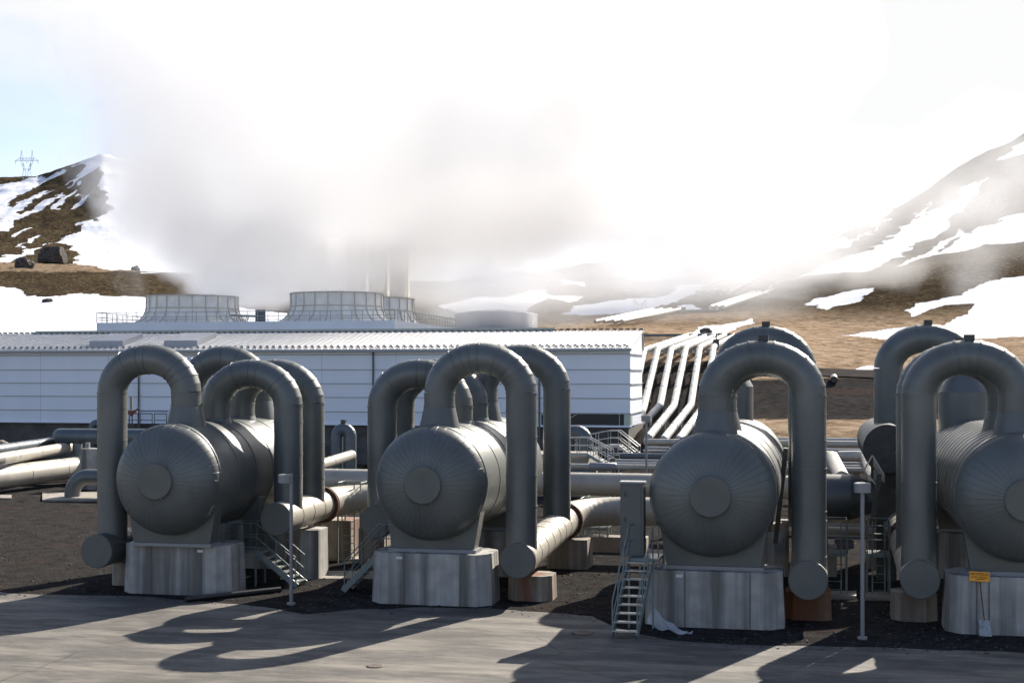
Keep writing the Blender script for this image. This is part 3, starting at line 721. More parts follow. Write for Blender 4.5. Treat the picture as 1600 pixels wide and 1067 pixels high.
def ladder_platform(label, px0, px1, ybase, zplat, hrail=1.05, ladder_px=None):
    g0, g1 = gnd(px0, ybase), gnd(px1, ybase); y = g0.y; x0, x1 = at(px0, ybase, y).x, at(px1, ybase, y).x; d = .9
    t = thing('ladder_platform', label, 'platform', ((x0+x1)/2, y, 0), 'steel ladder platforms')
    p = MB(); 
    for i in range(13): p.bar((x0+(x1-x0)*i/12, y, zplat), (x0+(x1-x0)*i/12, y+d, zplat), .02, .04)
    for i in range(10): p.bar((x0, y+d*i/9, zplat), (x1, y+d*i/9, zplat), .02, .04)
    p.bar((x0, y-.01, zplat-.04), (x1, y-.01, zplat-.04), .04, .12); p.bar((x0, y+d, zplat-.04), (x1, y+d, zplat-.04), .04, .12)
    p.build('grating', M_green, t)
    for x in (x0, x1):
        for yy in (y, y+d):
            l = MB(); l.bar((x, yy, 0), (x, yy, zplat), .055); l.build('leg', M_green, t)
    r_ = MB(); railing(r_, [(x0, y+.02, zplat), (x0, y+d, zplat), (x1, y+d, zplat), (x1, y+.02, zplat)], hrail, .021, .9); r_.build('railing', M_green, t)
    lw = min(.5, (x1-x0)*.55); lx = (x0+x1)/2
    l = MB()
    for s_ in (-1, 1): l.tube([(lx+s_*lw/2, y-.12, 0), (lx+s_*lw/2, y-.12, zplat+hrail)], .024, 8)
    k = .25
    while k < zplat: l.tube([(lx-lw/2, y-.12, k), (lx+lw/2, y-.12, k)], .014, 6); k += .28
    l.build('ladder', M_green, t)
ladder_platform('tall narrow ladder platform beside the brown flange right of the leftmost vessel', 528, 563, 879, 2.15, 1.0)
ladder_platform('ladder platform beside the curved sunlit header left of the cabinet', 907, 950, 861, 1.0, 1.2)
ladder_platform('ladder platform just right of the third vessel riser', 1284, 1323, 931, 1.45, 1.1)
ladder_platform('ladder platform left of the rightmost vessel, behind the lamp post', 1355, 1390, 933, 1.45, 1.1)
rl = MB(); y_ = gnd(1340, 935).y+1.2
railing(rl, [(at(1250, 0, y_).x, y_, 1.3), (at(1400, 0, y_).x, y_, 1.3)], 1.0, .021, 1.6); tag(rl.build('guard_rail', M_green), 'thin guard rail spanning between the two ladder platforms on the right', 'railing')
rl = MB(); y_ = gnd(960, 862).y
railing(rl, [(at(948, 0, y_).x, y_, .9), (at(1000, 0, y_).x, y_, .9)], 1.0, .021, 1.2, base=-.9); tag(rl.build('guard_rail', M_green), 'short guard rail between the cabinet and the ladder platform left of it', 'railing')

# raking steel props beside the big duct
def prop(label, p0, p1, w=.28):
    b = MB(); b.bar(p0, p1, w, .16); b.bar(Vector(p0)+Vector((0,.35,0)), Vector(p1)+Vector((0,.35,0)), w*.7, .1)
    tag(b.build('steel_prop', M_dark), label, 'support', 'raking dark steel props')
prop('leaning dark steel prop left of the third vessel riser', at(1212, 848, 48.5), at(1228, 700, 48.5))
prop('leaning dark steel prop left of the rightmost vessel', at(1362, 822, 50), at(1374, 740, 50))
fr = MB(); q = [at(1350, 735, 50), at(1363, 711, 50), at(1381, 741, 50), at(1371, 760, 50)]
for i in range(4): fr.bar(q[i], q[(i+1) % 4], .05)
for k in range(1, 7):
    fr.bar(q[1].lerp(q[2], k/7), q[1].lerp(q[2], k/7)+Vector((0,0,-.35)), .012); fr.bar(q[1]+Vector((.03,0,-.05*k)), q[2]+Vector((.03,0,-.05*k)), .012)
tag(fr.build('mesh_guard', M_steel), 'tilted mesh guard on top of the steel prop left of the rightmost vessel', 'guard')

# ------------------------------------------------------------------ cross pipes in the middle ground
def xpipe(name, label, px0, px1, yc, dpx, Y, m, sect=6.0, grp='pipes running across the site', col=None):
    pm = min(max((px0+px1)/2, 0), 1600); Z = Y/(CS+ray(pm)*SN); r = dpx/F*Z/2; z = at(pm, yc, Y).z
    x0, x1 = at(px0, yc, Y).x, at(px1, yc, Y).x
    t = thing(name, label, 'pipe', (x0, Y, z), grp); b = MB(); b.tube([(x0, Y, z), (x1, Y, z)], r, 28)
    x = x0+.7
    while x < x1: b.band((x, Y, z), (1,0,0), r, .035, .01, 28); x += sect
    b.build('body', m, t)
    n = max(2, int((x1-x0)/9)); 
    for i in range(n):
        x = x0+(x1-x0)*(i+.5)/n; s = MB(); s.box((x, Y, (z-r)/2), (.35,.4, z-r+.02)); s.build('support', M_tan, t)
    if col:
        xc = at(col, yc, Y).x; c = MB(); c.rev([(r,-.75),(r+.07,-.7),(r+.07,.7),(r,.75)], (xc, Y, z), (1,0,0), 28); c.build('sleeve', M_lamp, t)
    return t
xpipe('cross_pipe', 'thickest grey pipe running across behind the second and third vessels', 505, 1240, 755, 35, 64.5, M_cladp, 3.4)
xpipe('cross_pipe', 'pale pipe with a bluish sleeve just above the thickest cross pipe', 880, 1500, 732.5, 9, 76, M_cladp, 3.3, col=942)
xpipe('cross_pipe', 'thin lower white pipe of the close pair behind the steel steps', 955, 1500, 727, 4.2, 79, M_white, 3)
xpipe('cross_pipe', 'thin upper white pipe of the close pair behind the steel steps', 950, 1500, 722.5, 4.2, 81, M_white, 3)
xpipe('cross_pipe', 'blue grey pipe crossing above the pair of thin white pipes', 950, 1500, 715.5, 10, 84, M_bluecl, 3.2)
xpipe('cross_pipe', 'thin white pipe crossing third below the end of the slope pipes', 1005, 1600, 707.5, 4, 88, M_white, 3)
xpipe('cross_pipe', 'thin white pipe crossing second below the end of the slope pipes', 1008, 1600, 702.5, 4, 90, M_white, 3)
xpipe('cross_pipe', 'grey pipe at the foot of the white slope pipes', 1006, 1640, 693.5, 10, 93, M_cladp, 3.6)
xpipe('cross_pipe', 'topmost thin pipe crossing right of the slope pipes', 1060, 1640, 687, 5, 96, M_white, 4)
# big duct with reducer on the right
t = thing('large_duct', 'large dark duct tapering to the right between the third and rightmost vessels', 'duct', at(1250, 776, 54))
Yd = 54; x0, x1, x2 = at(1247, 776, Yd).x, at(1329, 776, Yd).x, at(1356, 776, Yd).x; zd = at(1300, 776, Yd).z; rr_ = 34.5/F*53.6
b = MB(); b.tube([(x0, Yd, zd), (x1, Yd, zd)], rr_, 36); 
for x in (x0+.6, x1-1.6, x1-.05): b.band((x, Yd, zd), (1,0,0), rr_, .04, .012, 36)
b.build('body', M_clad, t); b = MB(); b.tube([(x1, Yd, zd), (x2, Yd, zd), (x2+2, Yd, zd)], [rr_, .62, .62], 36, gored=True); b.build('reducer', M_clad, t)
s = MB(); s.box((x1-.8, Yd, .5), (.6,1.2,1.1)); s.build('support', M_tan, t)
# horizontal drum at the back left of the rightmost vessel
t = thing('storage_drum', 'horizontal drum with dark face left of the highest right arch', 'drum', at(1385, 735, 51.5))
c = Vector((at(1388, 710, 51.5).x, 51.5, at(1388, 702, 51.5).z)); rd = .84
b = MB(); b.rev([(rd, .12), (rd, 9.0)], c, n=44); b.rev([(0.01, 9.35), (rd*.6, 9.3), (rd, 9.0)], c, n=44)
for k in range(8): b.band(c+Vector((0, .6+k*1.1, 0)), (0,1,0), rd, .04, .01, 44)
b.build('shell', M_clad, t)
b = MB(); b.rev([(rd-.03, .05), (rd+.02, .05), (rd+.02, .14)], c, n=44, cap0=True); b.build('face_plate', M_dark, t)
for yy in (1.5, 7): s = MB(); s.box((c.x, c.y+yy, (c.z-rd)/2), (.7,.3, c.z-rd+.2)); s.build('support', M_dark, t)
# two elbow pipes bending into the ground run
for i, (pa, pb, lb) in enumerate(((1262, 1312, 'left one of two pale elbow pipes behind the large duct'), (1310, 1366, 'right one of two pale elbow pipes behind the large duct'))):
    A_, B_ = at(pa, 714, 84), at(pb+4, 748, 66); C_ = at(pb-12, 713, 84)
    b = MB(); b.tube(bendpts(A_, C_, B_, 1.2, 8), .36, 24, gored=True); tag(b.build('elbow_pipe', M_cladp), lb, 'pipe', 'elbow pipes behind the large duct')
xpipe('cross_pipe', 'white pipe passing low behind the two ladder platforms on the right', 1200, 1420, 829, 13, 56, M_cladp, 3)
# valve on pipe near 1305,742
# ------------------------------------------------------------------ pipes on the left
def gpipe(label, pts, r, m, gored=True, fl=False, grp='pipes at the left of the site'):
    b = MB(); b.tube(pts, r, 30, gored=gored)
    t = thing('ground_pipe', label, 'pipe', pts[0], grp); b2 = b
    for p, q in zip(pts, pts[1:]):
        p, q = Vector(p), Vector(q); L_ = (q-p).length
        if L_ > 5:
            k = 2.5
            while k < L_: b.band(p.lerp(q, k/L_), q-p, r, .035, .01, 30); k += 4
    b.build('body', m, t)
    if fl:
        e = Vector(pts[-1]); d = (e-Vector(pts[-2])).normalized(); f = MB(); f.rev([(r*.8,-.05),(r+.14,-.05),(r+.14,.06),(r*.8,.06)], e, d, 30, cap1=True); f.build('flange', M_bluecl, t)
    return t
gpipe('biggest pale pipe running in from the left edge', [at(-150, 766, 71), at(0, 745, 79), at(128, 729, 88), at(190, 722, 92)], .70, M_cladp)
gpipe('middle pale pipe at the left edge, above the biggest one', [at(-150, 744, 70), at(0, 717, 78), at(118, 697, 92)], .38, M_cladp)
gpipe('rearmost grey pipe at the left edge ending in a blue flange', [at(-150, 722, 74), at(0, 703, 84), at(82, 691, 94)], .38, M_bluecl, fl=True)
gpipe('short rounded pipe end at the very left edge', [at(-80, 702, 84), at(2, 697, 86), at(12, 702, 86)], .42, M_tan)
gpipe('dark overhead pipe with a rounded left end behind the leftmost riser', bendpts(at(104, 682, 98), at(93, 681, 90), at(262, 682, 90), .9, 8), .53, M_bluecl)
s = MB(); s.tube([at(121, 690, 90.1), Vector((at(121, 712, 90.1).x, 90.1, 0))], .33, 20); tag(s.build('pipe_pier', M_green), 'short round pier under the dark overhead pipe at left', 'support')
s = MB(); e = at(137, 697, 80); s.box((e.x, 80, e.z+.05), (.25,.2,.35)); tag(s.build('pipe_clamp', M_lamp), 'small box clamp on the concrete pier at left', 'clamp')
e0 = gnd(113, 777); gpipe('pipe bending down into the pale pad at left', bendpts((e0.x+6, e0.y+.3, 1.25), (e0.x, e0.y, 1.25), (e0.x, e0.y, 0), 1.05, 9), .46, M_clad)
s = MB(); y_ = gnd(140, 765).y; s.prism(octo(at(124,0,y_).x, at(160,0,y_).x, y_, y_+1.2, .1), 0, at(140, 701, y_).z, .97); tag(s.build('concrete_pier', M_conc, bevel=.02), 'grey streaked pier behind the bent pipe at left', 'pier')
# arch behind, near the building, at px 540, and one at px 905
def small_arch(label, px, Y, ytop, wpx, dpx, base_z=0, lug=True):
    Z = Y/(CS+ray(px)*SN); r = dpx/F*Z/2; rb = wpx/F*Z/2-r; c = at(px, ytop, Y); zc = c.z-r-rb
    t = thing('arch_pipe', label, 'pipe', (c.x, Y, 0), 'small arch pipes near the building')
    b = MB(); P = [(c.x+rb, Y, 0)]+[(c.x+rb*math.cos(R(a_)), Y, zc+rb*math.sin(R(a_))) for a_ in np.linspace(0, 180, 13)]+[(c.x-rb, Y, 0)]
    b.tube(P, r, 28, gored=True); b.build('bend', M_bluecl, t)
    if lug: g = MB(); g.box((c.x, Y, c.z+.08), (.3,.3,.3)); g.build('lug', M_dark, t)
small_arch('small dark arch pipe with a square lug between the first two vessels', 537, 88, 661, 41, 19)
small_arch('dark arch pipe half hidden by the tall riser near the building corner', 901, 92, 664, 50, 23, lug=False)
gpipe('grey pipe slanting from the small dark arch towards the leftmost vessel', [at(498, 727, 80), at(549, 711, 87)], .33, M_cladp)
small_arch('dark pipe crown just peeping over the overhead pipe at left', 152, 98, 655, 28, 13, lug=False)

# valve with red body seen under the leftmost arch
t = thing('relief_valve', 'red bodied valve with grey stack seen through the leftmost arch', 'valve', at(204, 666, 92))
Zs = 92; P_ = lambda x, y: at(x, y, Zs)
b = MB(); b.tube([P_(205, 640), P_(205, 619)], .095, 14); b.build('outlet', M_tan, t)
b = MB(); b.tube([P_(205, 650), P_(205, 646), P_(205, 641)], [.10,.23,.2], 16); b.tube([P_(205, 644), P_(214, 642)], .12, 12); b.build('body', M_redv, t)
b = MB(); b.tube([P_(202, 650), Vector((P_(202,0).x, Zs, 0))], .05, 10); b.tube([P_(206.5, 650), Vector((P_(206,0).x, Zs, 0))], .05, 10); b.build('stem', M_dark, t)
b = MB(); b.tube([P_(213, 642), P_(216, 637)], .06, 8); b.build('lever', M_dark, t)

# bridge of steps near the building corner
t = thing('steel_walkway', 'steel steps and handrails in front of the building corner', 'walkway', at(930, 725, 90))
b = MB(); Yb = 92
q0, q1, q2, q3 = at(893, 708, Yb), at(950, 697, Yb), at(966, 697, Yb), at(997, 722, Yb)
for dy in (0, 1.2):
    o = Vector((0, dy, 0)); railing(b, [q0+o, q1+o, q2+o, q3+o], 1.0, .028, .9)
b.build('railing', M_steel, t)
b = MB()
for dy in (0, 1.2):
    o = Vector((0, dy, 0)); b.bar(q0+o, q1+o, .08, .2); b.bar(q1+o, q2+o, .08, .2); b.bar(q2+o, q3+o, .08, .2)
b.build('stringer', M_steel, t)
b = MB()
for s0, s1, n in ((q0, q1, 9), (q1, q2, 3), (q2, q3, 6)):
    for i in range(n): c = s0.lerp(s1, (i+.5)/n)+Vector((0,.6,.05)); b.box(c, (.24,1.15,.04))
b.build('deck', M_steel, t)
b = MB()
for p in (q0, q1, q2):
    for dy in (0, 1.2): b.bar((p.x, p.y+dy, 0), (p.x, p.y+dy, p.z), .09)
b.build('support', M_steel, t)
t = thing('steel_walkway', 'lower walkway whose steps come down towards the vessels, by the pale pit wall', 'walkway', at(925, 727, 84))
b = MB(); Yb = 84; q0, q1, q2 = at(885, 710, Yb), at(918, 710, Yb), at(955, 731, Yb-3)
for dy in (0, 1.0):
    o = Vector((0, dy, 0)); railing(b, [q0+o, q1+o, q2+o], 1.0, .028, .8)
b.build('railing', M_steel, t)
b = MB(); b.bar(q1, q2, .08, .2); b.bar(q1+Vector((0,1,0)), q2+Vector((0,1,0)), .08, .2); b.bar(q0, q1, .08, .2)
for i in range(7): b.box(q1.lerp(q2, (i+.5)/7)+Vector((0,.5,.05)), (.26,.95,.04))
b.build('step_flight', M_steel, t)
b = MB(); b.prism([(q0.x-3, Yb+.2), (q1.x, Yb+.2), (q1.x, Yb+4), (q0.x-3, Yb+4)], 0, q0.z-.02); b.build('landing', M_pad, t)
b = MB(); c = at(910, 730, 82); b.box((c.x, 82, c.z-.6), (1.5,.8,1.6)); tag(b.build('equipment_box', M_bluecl, bevel=.02), 'dark blue equipment box at the foot of the lower walkway', 'box')
for i, (px, py) in enumerate(((958, 722), (964, 716), (970, 708))):
    c = at(px, py, 80+3*i); b = MB(); b.box((c.x, c.y, c.z), (.28,.3,.42)); b.tube([(c.x, c.y, c.z-.2), (c.x, c.y, 0)], .06, 8)
    tag(b.build('pipe_bollard', M_dark), ('front','middle','rear')[i]+' small dark post in the row at the ends of the cross pipes', 'post', 'dark posts at the pipe ends')

# ------------------------------------------------------------------ lamp posts
def lamp(label, px, yb, yt, hx, head='drum', Y=None):
    g = gnd(px, yb) if Y is None else Vector((at(px, yb, Y).x, Y, 0)); top = at(px, yt, g.y)
    t = thing('lamp_post', label, 'lamp post', g, 'grey lamp posts')
    b = MB(); b.tube([g, (g.x, g.y, top.z+.02)], .058, 14); b.tube([(g.x, g.y, 0), (g.x, g.y, .06)], .14, 12); b.build('pole', M_lamp, t)
    h = MB(); c = Vector((at(px+hx, yt, g.y).x, g.y, top.z))
    if head == 'drum': h.tube([c+Vector((0,0,-.27)), c+Vector((0,0,-.02)), c], [.235,.235,.20], 28, gored=True)
    else: h.box(c+Vector((0,0,-.15)), (.48,.4,.3))
    if hx: h.bar((g.x, g.y, top.z-.1), (c.x, c.y, top.z-.1), .06)
    h.build('lamp_head', M_lamp, t)
lamp('lamp post with a drum head in front of the leftmost vessel', 455, 944, 741, -9)
lamp('lamp post with a drum head between the third and rightmost vessels', 1347.5, 998, 754, 0)
lamp('farther lamp post with a square head near the building corner', 1010, 800, 649, 0, 'box', Y=72)

# ------------------------------------------------------------------ loose things
b = MB(); p, q = gnd(290, 941), gnd(438, 925); b.tube([(p.x, p.y, .1), (q.x, q.y, .1)], .1, 20); tag(b.build('plastic_pipe', M_black), 'black plastic pipe lying on the gravel before the leftmost plinth', 'pipe')
def film():
    m = bpy.data.materials.new('clear_plastic_film'); m.use_nodes = True; t, bs = nodes_of(m)
    bs.inputs['Base Color'].default_value = (.8,.85,.9,1); bs.inputs['Roughness'].default_value = .25; bs.inputs['Alpha'].default_value = .42
    return m
V = []; Fc = []; nx, ny = 34, 9; rnd = random.Random(5)
for i in range(nx+1):
    for j in range(ny+1):
        u, v = i/nx, j/ny
        base = gnd(1010+64*u**1.1, 978+13*min(1, u*1.3)); w = .42*(1-u)+.26
        p = Vector((base.x+.15*v, base.y+w*v*.55, .03+(.55*(1-u)**2)*v+.025*rnd.random()+.05*math.sin(u*13+v*7)))
        V.append(p)
for i in range(nx):
    for j in range(ny): k = i*(ny+1)+j; Fc.append((k, k+ny+1, k+ny+2, k+1))
b = MB(); b.add(V, Fc, True); tag(b.build('plastic_sheet', film(), fix=False), 'crumpled clear plastic sheet at the foot of the third plinth', 'plastic sheet')
# sign and shovel
YS = 42.52
t = thing('warning_sign', 'small orange warning sign on the top edge of the rightmost plinth', 'sign', at(1530, 900, YS-.04))
c = at(1530.5, 900.3, YS-.05); b = MB(); b.box(c, (.55,.02,.27), rot=Matrix.Rotation(R(2), 3, 'Y')); b.build('plate', M_sign, t)
def text(s_, loc, size, m, parent, nm='lettering'):
    cu = bpy.data.curves.new(nm, 'FONT'); cu.body = s_; cu.size = size; cu.align_x = 'CENTER'; cu.extrude = .001
    o = bpy.data.objects.new(nm, cu); COL.objects.link(o); dg = bpy.context.evaluated_depsgraph_get()
    me_ = bpy.data.meshes.new_from_object(o.evaluated_get(dg)); bpy.data.objects.remove(o)
    o = bpy.data.objects.new(nm, me_); COL.objects.link(o); me_.materials.clear(); me_.materials.append(m)
    o.rotation_euler = (R(90), R(2), 0); o.parent = parent; o.location = Vector(loc)-ORIG[parent.name]; ORIG[o.name] = Vector(loc)
    return o
text('AÐVÖRUN', (c.x, c.y-.016, c.z+.035), .105, M_signtext, t); text('EI MÁ HREYFA', (c.x, c.y-.016, c.z-.045), .075, M_signtext, t)
b = MB(); b.box(c+Vector((.02,-.012,-.078)), (.26,.004,.018)); b.build('underline', M_signtext, t)
t = thing('shovel', 'wooden handled shovel leaning on the rightmost plinth below the sign', 'shovel', gnd(1540, 985))
b = MB(); h0 = at(1531, 908, YS-.06); h1 = at(1538, 969, 42.3); b.tube([h0, h1], .02, 10); b.build('handle', M_wood, t)
g1 = at(1540.5, 984, 42.15); b = MB()
b.add([h1+Vector((-.14,0,.02)), h1+Vector((.14,0,.02)), (g1.x+.17, g1.y, .03), (g1.x-.17, g1.y, .03), h1+Vector((-.14,.02,.02)), h1+Vector((.14,.02,.02)), (g1.x+.17, g1.y+.02, .03), (g1.x-.17, g1.y+.02, .03)],
      [(0,1,2,3),(7,6,5,4),(0,4,5,1),(1,5,6,2),(2,6,7,3),(3,7,4,0)]); b.build('blade', M_blade, t)
for px, py, lb in ((910, 989, 'round iron manhole lid on the shaded road left of the steep stairs'), (586, 1041, 'small rusty drain lid on the sunlit road near the bottom edge')):
    g = gnd(px, py); b = MB(); rr0 = .32 if px > 800 else .22
    b.rev([(rr0, 0), (rr0, .022), (rr0-.03, .026)], (g.x, g.y, 0), (0,0,1), 28, cap1=True); tag(b.build('manhole_lid', mat('iron_lid', (.09,.07,.055), .7, .3, .4, 8)), lb, 'manhole lid')

# ------------------------------------------------------------------ main building
t = thing('industrial_hall', 'long white clad industrial hall with a bright ribbed roof behind the vessels', 'building', (-40, 108, 0))
YW_ = 108.0; XR = -14.1; XL = -104.0; z0, ze, zrg, YR = 3.35, 9.22, 10.78, 115.4
b = MB(); b.box(((XL+XR)/2, (YW_+YR)/2, (z0+ze)/2), (XR-XL, YR-YW_, ze-z0))
zz = z0+1.0
b.build('wall', M_wall, t)
b = MB()   # horizontal flashings, coloured darker to draw the shadow lines along the wall
zs = [at(984, y, YW_).z for y in (553, 577.5, 600, 622.5, 646)]
for z in zs: b.box(((XL+XR)/2-.001, YW_-.025, z), (XR-XL+.05, .06, .075)); b.box((XR+.04, (YW_+YR)/2, z), (.12, YR-YW_+.1, .06))
b.build('flashing', mat('shadow_line_flashing', (.34,.36,.38), .5), t)
b = MB(); x = XR-6.2
while x > XL: b.box((x, YW_-.003, (z0+ze)/2), (.03,.006, ze-z0)); x -= 6.2
b.build('panel_joint', mat('panel_joint', (.40,.43,.46), .6), t)
# roof: mono pitch sheet with standing ribs
b = MB(); ex = .35
V = [(XL, YW_-ex, ze-.05), (XR+.12, YW_-ex, ze-.05), (XR+.12, YR, zrg), (XL, YR, zrg)]
V += [(x_, y_, z_+.12) for x_, y_, z_ in V]
b.add(V, [(3,2,1,0),(4,5,6,7),(0,1,5,4),(1,2,6,5),(2,3,7,6),(3,0,4,7)])
x = XL+.2
while x < XR: b.bar((x, YW_-ex+.01, ze+.09), (x, YR-.02, zrg+.14), .09, .07); x += .55
b.add([(XL, YR+.003, zrg+.1), (XR+.12, YR+.003, zrg+.1), (XR+.12, YR+.3, ze), (XL, YR+.3, ze)], [(0,1,2,3)])
rf = b.build('roof', M_roof, t)
# gable wedge
b = MB(); b.add([(XR, YW_, ze-.02), (XR, YR, ze-.02), (XR, YR, zrg-.02), (XR-.3, YW_, ze-.02), (XR-.3, YR, ze-.02), (XR-.3, YR, zrg-.02)], [(0,1,2),(5,4,3),(0,3,4,1),(1,4,5,2),(2,5,3,0)]); b.build('gable', M_wall, t)
b = MB()
for k, dy in enumerate((.35, .85)):
    zz = ze+.14+dy*(zrg-ze)/(YR-YW_+ex); x = XL+.3*k
    while x < XR: b.box((x, YW_-ex+dy, zz+.04), (.20, .07, .13)); x += .55
tag(b.build('snow_guard', mat('snow_guard_grey', (.25,.26,.27), .5), rf), kind='stuff')
b = MB(); xa = at(55, 515, YR).x; xb = at(868, 513, YR).x
b.box(((xa+xb)/2, YR+.12, zrg+.2), (xb-xa, .25, .34)); b.build('ridge_cap', mat('sage_ridge', (.42,.44,.38), .6), rf)
b = MB(); x = xa
while x < xb: b.box((x, YR-.12, zrg+.12), (.30,.2,.14)); x += .55
x = xb+.5
while x < XR: b.box((x, YR-.05, zrg+.2), (.30,.2,.12)); x += .55
x = XL
while x < xa: b.box((x, YR-.05, zrg+.2), (.30,.2,.12)); x += .55
b.build('ridge_vent', mat('dark_vent', (.05,.06,.065), .6), rf)
for px0, px1 in ((146, 198), (262, 314)):
    xa_, xb_ = at(px0, 530, 110).x, at(px1, 530, 110).x; sl = (zrg-ze)/(YR-YW_+ex)
    b = MB(); ya, yb = 109.3, 113.0; za, zb = ze+(ya-YW_+ex)*sl, ze+(yb-YW_+ex)*sl
    V = [(xa_, ya, za), (xb_, ya, za), (xb_, yb, zb), (xa_, yb, zb)]; V += [(x_, y_, z_+.55) for x_, y_, z_ in V]
    b.add(V, [(0,1,5,4),(1,2,6,5),(2,3,7,6),(3,0,4,7),(4,5,6,7)]); b.build('skylight', mat('skylight_grey', (.33,.34,.37), .4), rf)
b = MB(); b.box(((XL+XR)/2, YW_-ex-.06, ze-.06), (XR-XL+.3, .14, .16)); b.build('gutter', mat('gutter_grey', (.28,.30,.32), .5), t)
for px in (217.5, 583.5, 843): x = at(px, 600, YW_).x; b = MB(); b.tube([(x, YW_-.12, ze-.1), (x, YW_-.12, z0-2)], .07, 10); b.build('downpipe', M_bluecl, t)
# corner window strip
xa, xb = at(846, 0, YW_).x, at(975, 0, YW_).x; wz1, wz0 = at(975, 647, YW_).z, at(975, 664.5, YW_).z
b = MB(); b.box(((xa+xb)/2, YW_-.012, (wz0+wz1)/2), (xb-xa, .02, wz1-wz0)); wi = b.build('window', M_glass, t)
b = MB(); 
b.bar((xb-6.4, YW_-.03, wz1), (xb-5.2, YW_-.03, wz0), .02, .05); b.bar((xb-3.6, YW_-.03, wz1), (xb-5.2, YW_-.03, wz0), .02, .05); b.box((xb-.35, YW_-.04, (wz0+wz1)/2), (.05,.04, wz1-wz0))
b.build('brace', M_steel, wi)
b = MB(); b.box((XR-.25, YW_-.015, (wz0+wz1)/2), (.45,.03, wz1-wz0)); b.box((XR+.012, 108.6, (wz0+wz1)/2), (.02, 1.1, wz1-wz0-.1)); b.build('pane', mat('pale_green_pane', (.42,.47,.40), .3), wi)
b = MB(); b.prism([(XL, YW_+.35), (XR-.25, YW_+.35), (XR-.05, YR), (XL, YR)], -1, z0-.03); b.prism([(XR-.9, YW_-.1), (XR-.15, YW_+.2), (XR+.15, YR+.2), (XR-.9, YR+.2)], -1, z0-.05); b.build('base', M_basec, t)
b = MB(); b.box(((XL+XR)/2, YW_-.05, z0-.04), (XR-XL+.2, .14, .10)); b.build('sill', M_wall, t)
b = MB(); gy = YW_-1.0; x0, x1 = at(195, 0, gy).x, at(262, 0, gy).x
for k in range(3):
    xa_ = x0+(x1-x0)*k/3+.1; xb_ = x0+(x1-x0)*(k+1)/3-.1; b2 = [(xa_, gy, 3.0), (xb_, gy, 3.0)]; railing(b, b2, 1.1, .035, 1.2)
b.tube([(x0, gy, 4.3), (x1, gy, 4.3)], .03, 8)
rr = tag(b.build('hall_railing', M_bluecl), 'dark railing before the hall wall seen through the leftmost arch', 'railing')
b = MB(); b.box(((x0+x1)/2, gy+.3, 1.45), (x1-x0+2, 1.3, 2.9)); tag(b.build('loading_platform', M_basec), 'dark platform carrying the railing before the hall wall', 'platform')

# ------------------------------------------------------------------ cooling towers
Yc0, Yc1 = 150.0, 176.5; XcR = -45.6; XcL = at(151, 500, Yc0).x; zdk = 13.15
t = thing('cooling_tower_block', 'blue grey cooling tower block with a railed deck behind the hall', 'building', (XcL, Yc0, 0))
b = MB(); b.box(((XcL+XcR)/2, (Yc0+Yc1)/2, zdk/2+3), (XcR-XcL, Yc1-Yc0, zdk-6)); b.build('wall', M_wall, t)
b = MB()
for p0, p1 in (((XcL, Yc0), (XcR, Yc0)), ((XcR, Yc0), (XcR, Yc1)), ((XcL, Yc0), (XcL, Yc1)), ((XcL, Yc1), (XcR, Yc1))):
    railing(b, [(p0[0], p0[1], zdk), (p1[0], p1[1], zdk)], 1.15, .04, 1.25)
    b.tube([(p0[0], p0[1], zdk+.3), (p1[0], p1[1], zdk+.3)], .025, 6)
b.build('railing', mat('railing_beige', (.42,.41,.36), .5), t)
def fan(label, X, Y, r, h, z=zdk):
    tt = thing('cooling_fan_stack', label, 'cooling tower', (X, Y, z), 'round fan stacks on the cooling tower deck')
    pf = [(r*1.30, 0), (r*1.17, .35*h/3.2), (r*1.07, .85*h/3.2), (r*1.02, 1.4*h/3.2), (r*1.0, 2.0*h/3.2), (r*1.0, h)]
    b = MB(); b.rev(pf, (X, Y, z), (0,0,1), 56); b.rev([(r*.98, h), (r*.95, .1)], (X, Y, z), (0,0,1), 56); b.build('shell', M_fibre, tt, fix=False)
    b = MB()
    for k in range(22):
        an = 2*math.pi*k/22; e = Vector((math.cos(an), math.sin(an), 0)); P = [Vector((X, Y, z))+e*(rr_+.05)+Vector((0,0,zz_)) for rr_, zz_ in pf]
        for p, q in zip(P, P[1:]): b.bar(p, q, .10, .12)
    for zz_ in (h*.55, h-.04): b.rev([(r*1.0, zz_-.07), (r*1.0+.12, zz_-.07), (r*1.0+.12, zz_+.07), (r*1.0-.1, zz_+.07)], (X, Y, z), (0,0,1), 56)
    b.build('rib_cage', mat('rib_beige', (.55,.51,.43), .6), tt)
f1 = at(301, 500, 158); f2 = at(526.5, 500, 158); f3 = at(600, 500, 170.0)
fan('leftmost cooling fan stack, half veiled by steam', f1.x, 158, 5.35, 3.3)
fan('large cooling fan stack in the middle of the deck', f2.x, 158, 5.35, 3.45)
fan('cooling fan stack farther back, right of the large one', f2.x+.4, 170.4, 5.1, 3.5)
b = MB(); p = at(353, 494, 151); b.tube([(p.x, 151.3, zdk-.6), (p.x, 151.3, zdk+.6), (p.x-.5, 151.3, zdk+.95), (p.x-.9, 151.3, zdk+1.0)], .28, 16); tag(b.build('gooseneck_vent', M_fibre), 'bent grey vent pipe on the deck right of the left fan stack', 'vent pipe')
b = MB()
for k in range(7): p = at(368+k*3.6, 494, 151.5); b.tube([p, (p.x-.35, 150.8, zdk-.7)], .05, 8)
b.tube([at(360, 493, 151.5), at(400, 494, 151.5)], .14, 12); tag(b.build('pipe_manifold', M_steel), 'small manifold of slanting pipes on the deck between the fan stacks', 'manifold')
